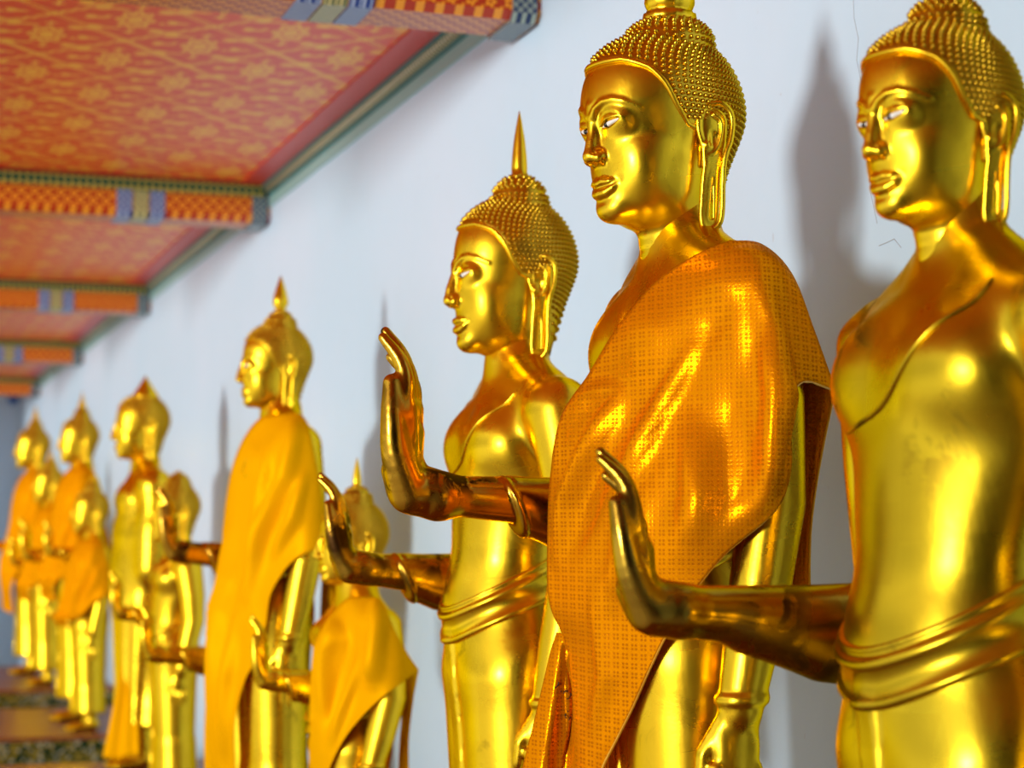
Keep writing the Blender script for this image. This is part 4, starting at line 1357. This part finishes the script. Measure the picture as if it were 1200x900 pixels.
PS, _ = drape_px(small[0], GS, bvS, m=9, n=6, folds=[([(442, 705), (441, 770), (438, 800)], .020, 7), ([(392, 722), (384, 760), (378, 830)], .018, 6), ([(425, 770), (405, 830), (390, 870)], .014, 5), ([(415, 740), (400, 800), (385, 850)], -.010, 6)])
LS = to_local(small[0], PS)
BSs = back_sheet(LS[0][::3], (-.10, .20, zpl(905, 462, small[0].y)), (-.16, -.05, zpl(905, 430, small[0].y)), 14)
place_cloth('shawl', 'short yellow cloth over the small statue beside the bare torso statue', small[0], [LS, BSs], YELLOW)

# --- distant orange cloths, the same drape on three more statues
def rescale(Lx, s0, s1, sc=1.0, low=0.0):
    Q = np.array(Lx).copy(); Q[..., 2] = np.interp(Q[..., 2], [-.1, s0.belt, s0.neck, s0.neck + .3], [low, s1.belt, s1.neck, s1.neck + .3 * sc]); Q[..., 0] *= sc; Q[..., 1] *= sc
    return Q
for s, lab, sc, low in ((sF, 'orange cloth on the second tall statue from the far end', 1.04, .62), (sG, 'orange cloth on the farthest tall statue', 1.04, .25), (small[3], 'orange cloth on the half hidden statue beside the farthest tall one', .92, .50), (small[2], 'orange cloth on the short distant statue right of the second tall one', .92, .55)):
    place_cloth('shawl', lab, s, [rescale(LD[:, ::2], sD, s, sc, low), rescale(BD, sD, s, sc, low)], ORANGE)
# yellow piece at the closed robe's foot
ZE = lambda py: zpl(py, 145, sE.y)
T = []
for i, py in enumerate((772, 795, 818, 840, 862, 884)):
    k = i / 5; row = []
    for j in range(7):
        u = j / 6; w_ = .05 + .20 * k; row.append((.095 + .075 * k - (.05 + .09 * k) * u + .012 * math.sin(u * 11 + k), .13 + .03 * k + w_ * .35 * (u - .5), ZE(py) - .01 * math.sin(u * 5)))
    T.append(row)
place_cloth('shawl', 'yellow cloth end hanging before the closed gold robe', sE, [grid_spline(T, 4, 4)], YELLOW)

# --- mosaic platforms
def platform(label, y0, y1, z=PLINTH):
    root = bpy.data.objects.new('mosaic_platform', None); COL.objects.link(root); root.location = (LINE, (y0 + y1) / 2, 0); h = (y1 - y0) / 2
    tag(root, label, 'platform', None)
    xa, xb = -.66, WALL - LINE - .003
    g = Geo(); g.box((xa + .03, -h + .03, .12), (xb, h - .03, z - .075)); g.box((xa, -h, 0), (xb, h, .12)); link('mosaic_body', g.mesh('mosaic_body', MOSAIC, False), root)
    g = Geo(); g.box((xa + .01, -h + .01, z - .075), (xb, h - .01, z - .022)); link('lower_ledge', g.mesh('lower_ledge', MOSAIC, False), root)
    g = Geo(); g.box((xa, -h, z - .022), (xb, h, z - .0)); link('top_slab', g.mesh('top_slab', TREAD, False), root)
    return root
platform('mosaic platform with red-brown top at the far left under the farthest statues', 13.56, 16.3, .535)
platform('mosaic platform with red-brown top, second from the far end', 11.15, 13.15)
platform('mosaic platform under the closed robe statue at the lower left', 7.9, 9.8)
platform('mosaic platform below the photo carrying the yellow clothed statues', 4.9, 7.3)
platform('mosaic platform below the photo carrying the three nearest statues', 1.7, 4.5)

# little blue and pink notice on the end wall
p = at_y(15, 468, Y1)
root = bpy.data.objects.new('notice', None); COL.objects.link(root); root.location = (p.x, Y1, p.z); tag(root, 'small blue and pink notice high on the end wall', 'sign')
NB = simple('blue_enamel', (.03, .14, .45), .4); NP = simple('pink_enamel', (.60, .14, .22), .4)
g = Geo(); g.lathe([(.001, 0), (.055, 0), (.058, .006), (.055, .012), (.001, .012)], 24); g.V = [(a, -c, b) for a, b, c in g.V]
link('disc', g.mesh('disc', NB), root)
g = Geo(); g.box((.02, -.012, .03), (.11, 0, .10)); link('panel', g.mesh('panel', NP, False), root)

# hairline cracks in the plaster
CRK = simple('crack_in_plaster', (.36, .38, .42), .8)
for pts in ([(1000, 0), (1001, 22), (1006, 45), (1004, 70), (1010, 100), (1014, 140)], [(1030, 288), (1040, 284), (1048, 280), (1056, 290)], [(1016, 180), (1020, 225), (1028, 262)]):
    g = Geo(); g.tube([tuple(at_x(x, y, WALL - .0004)) for x, y in pts], .0008, 5); struct('trim_crack', g, CRK)
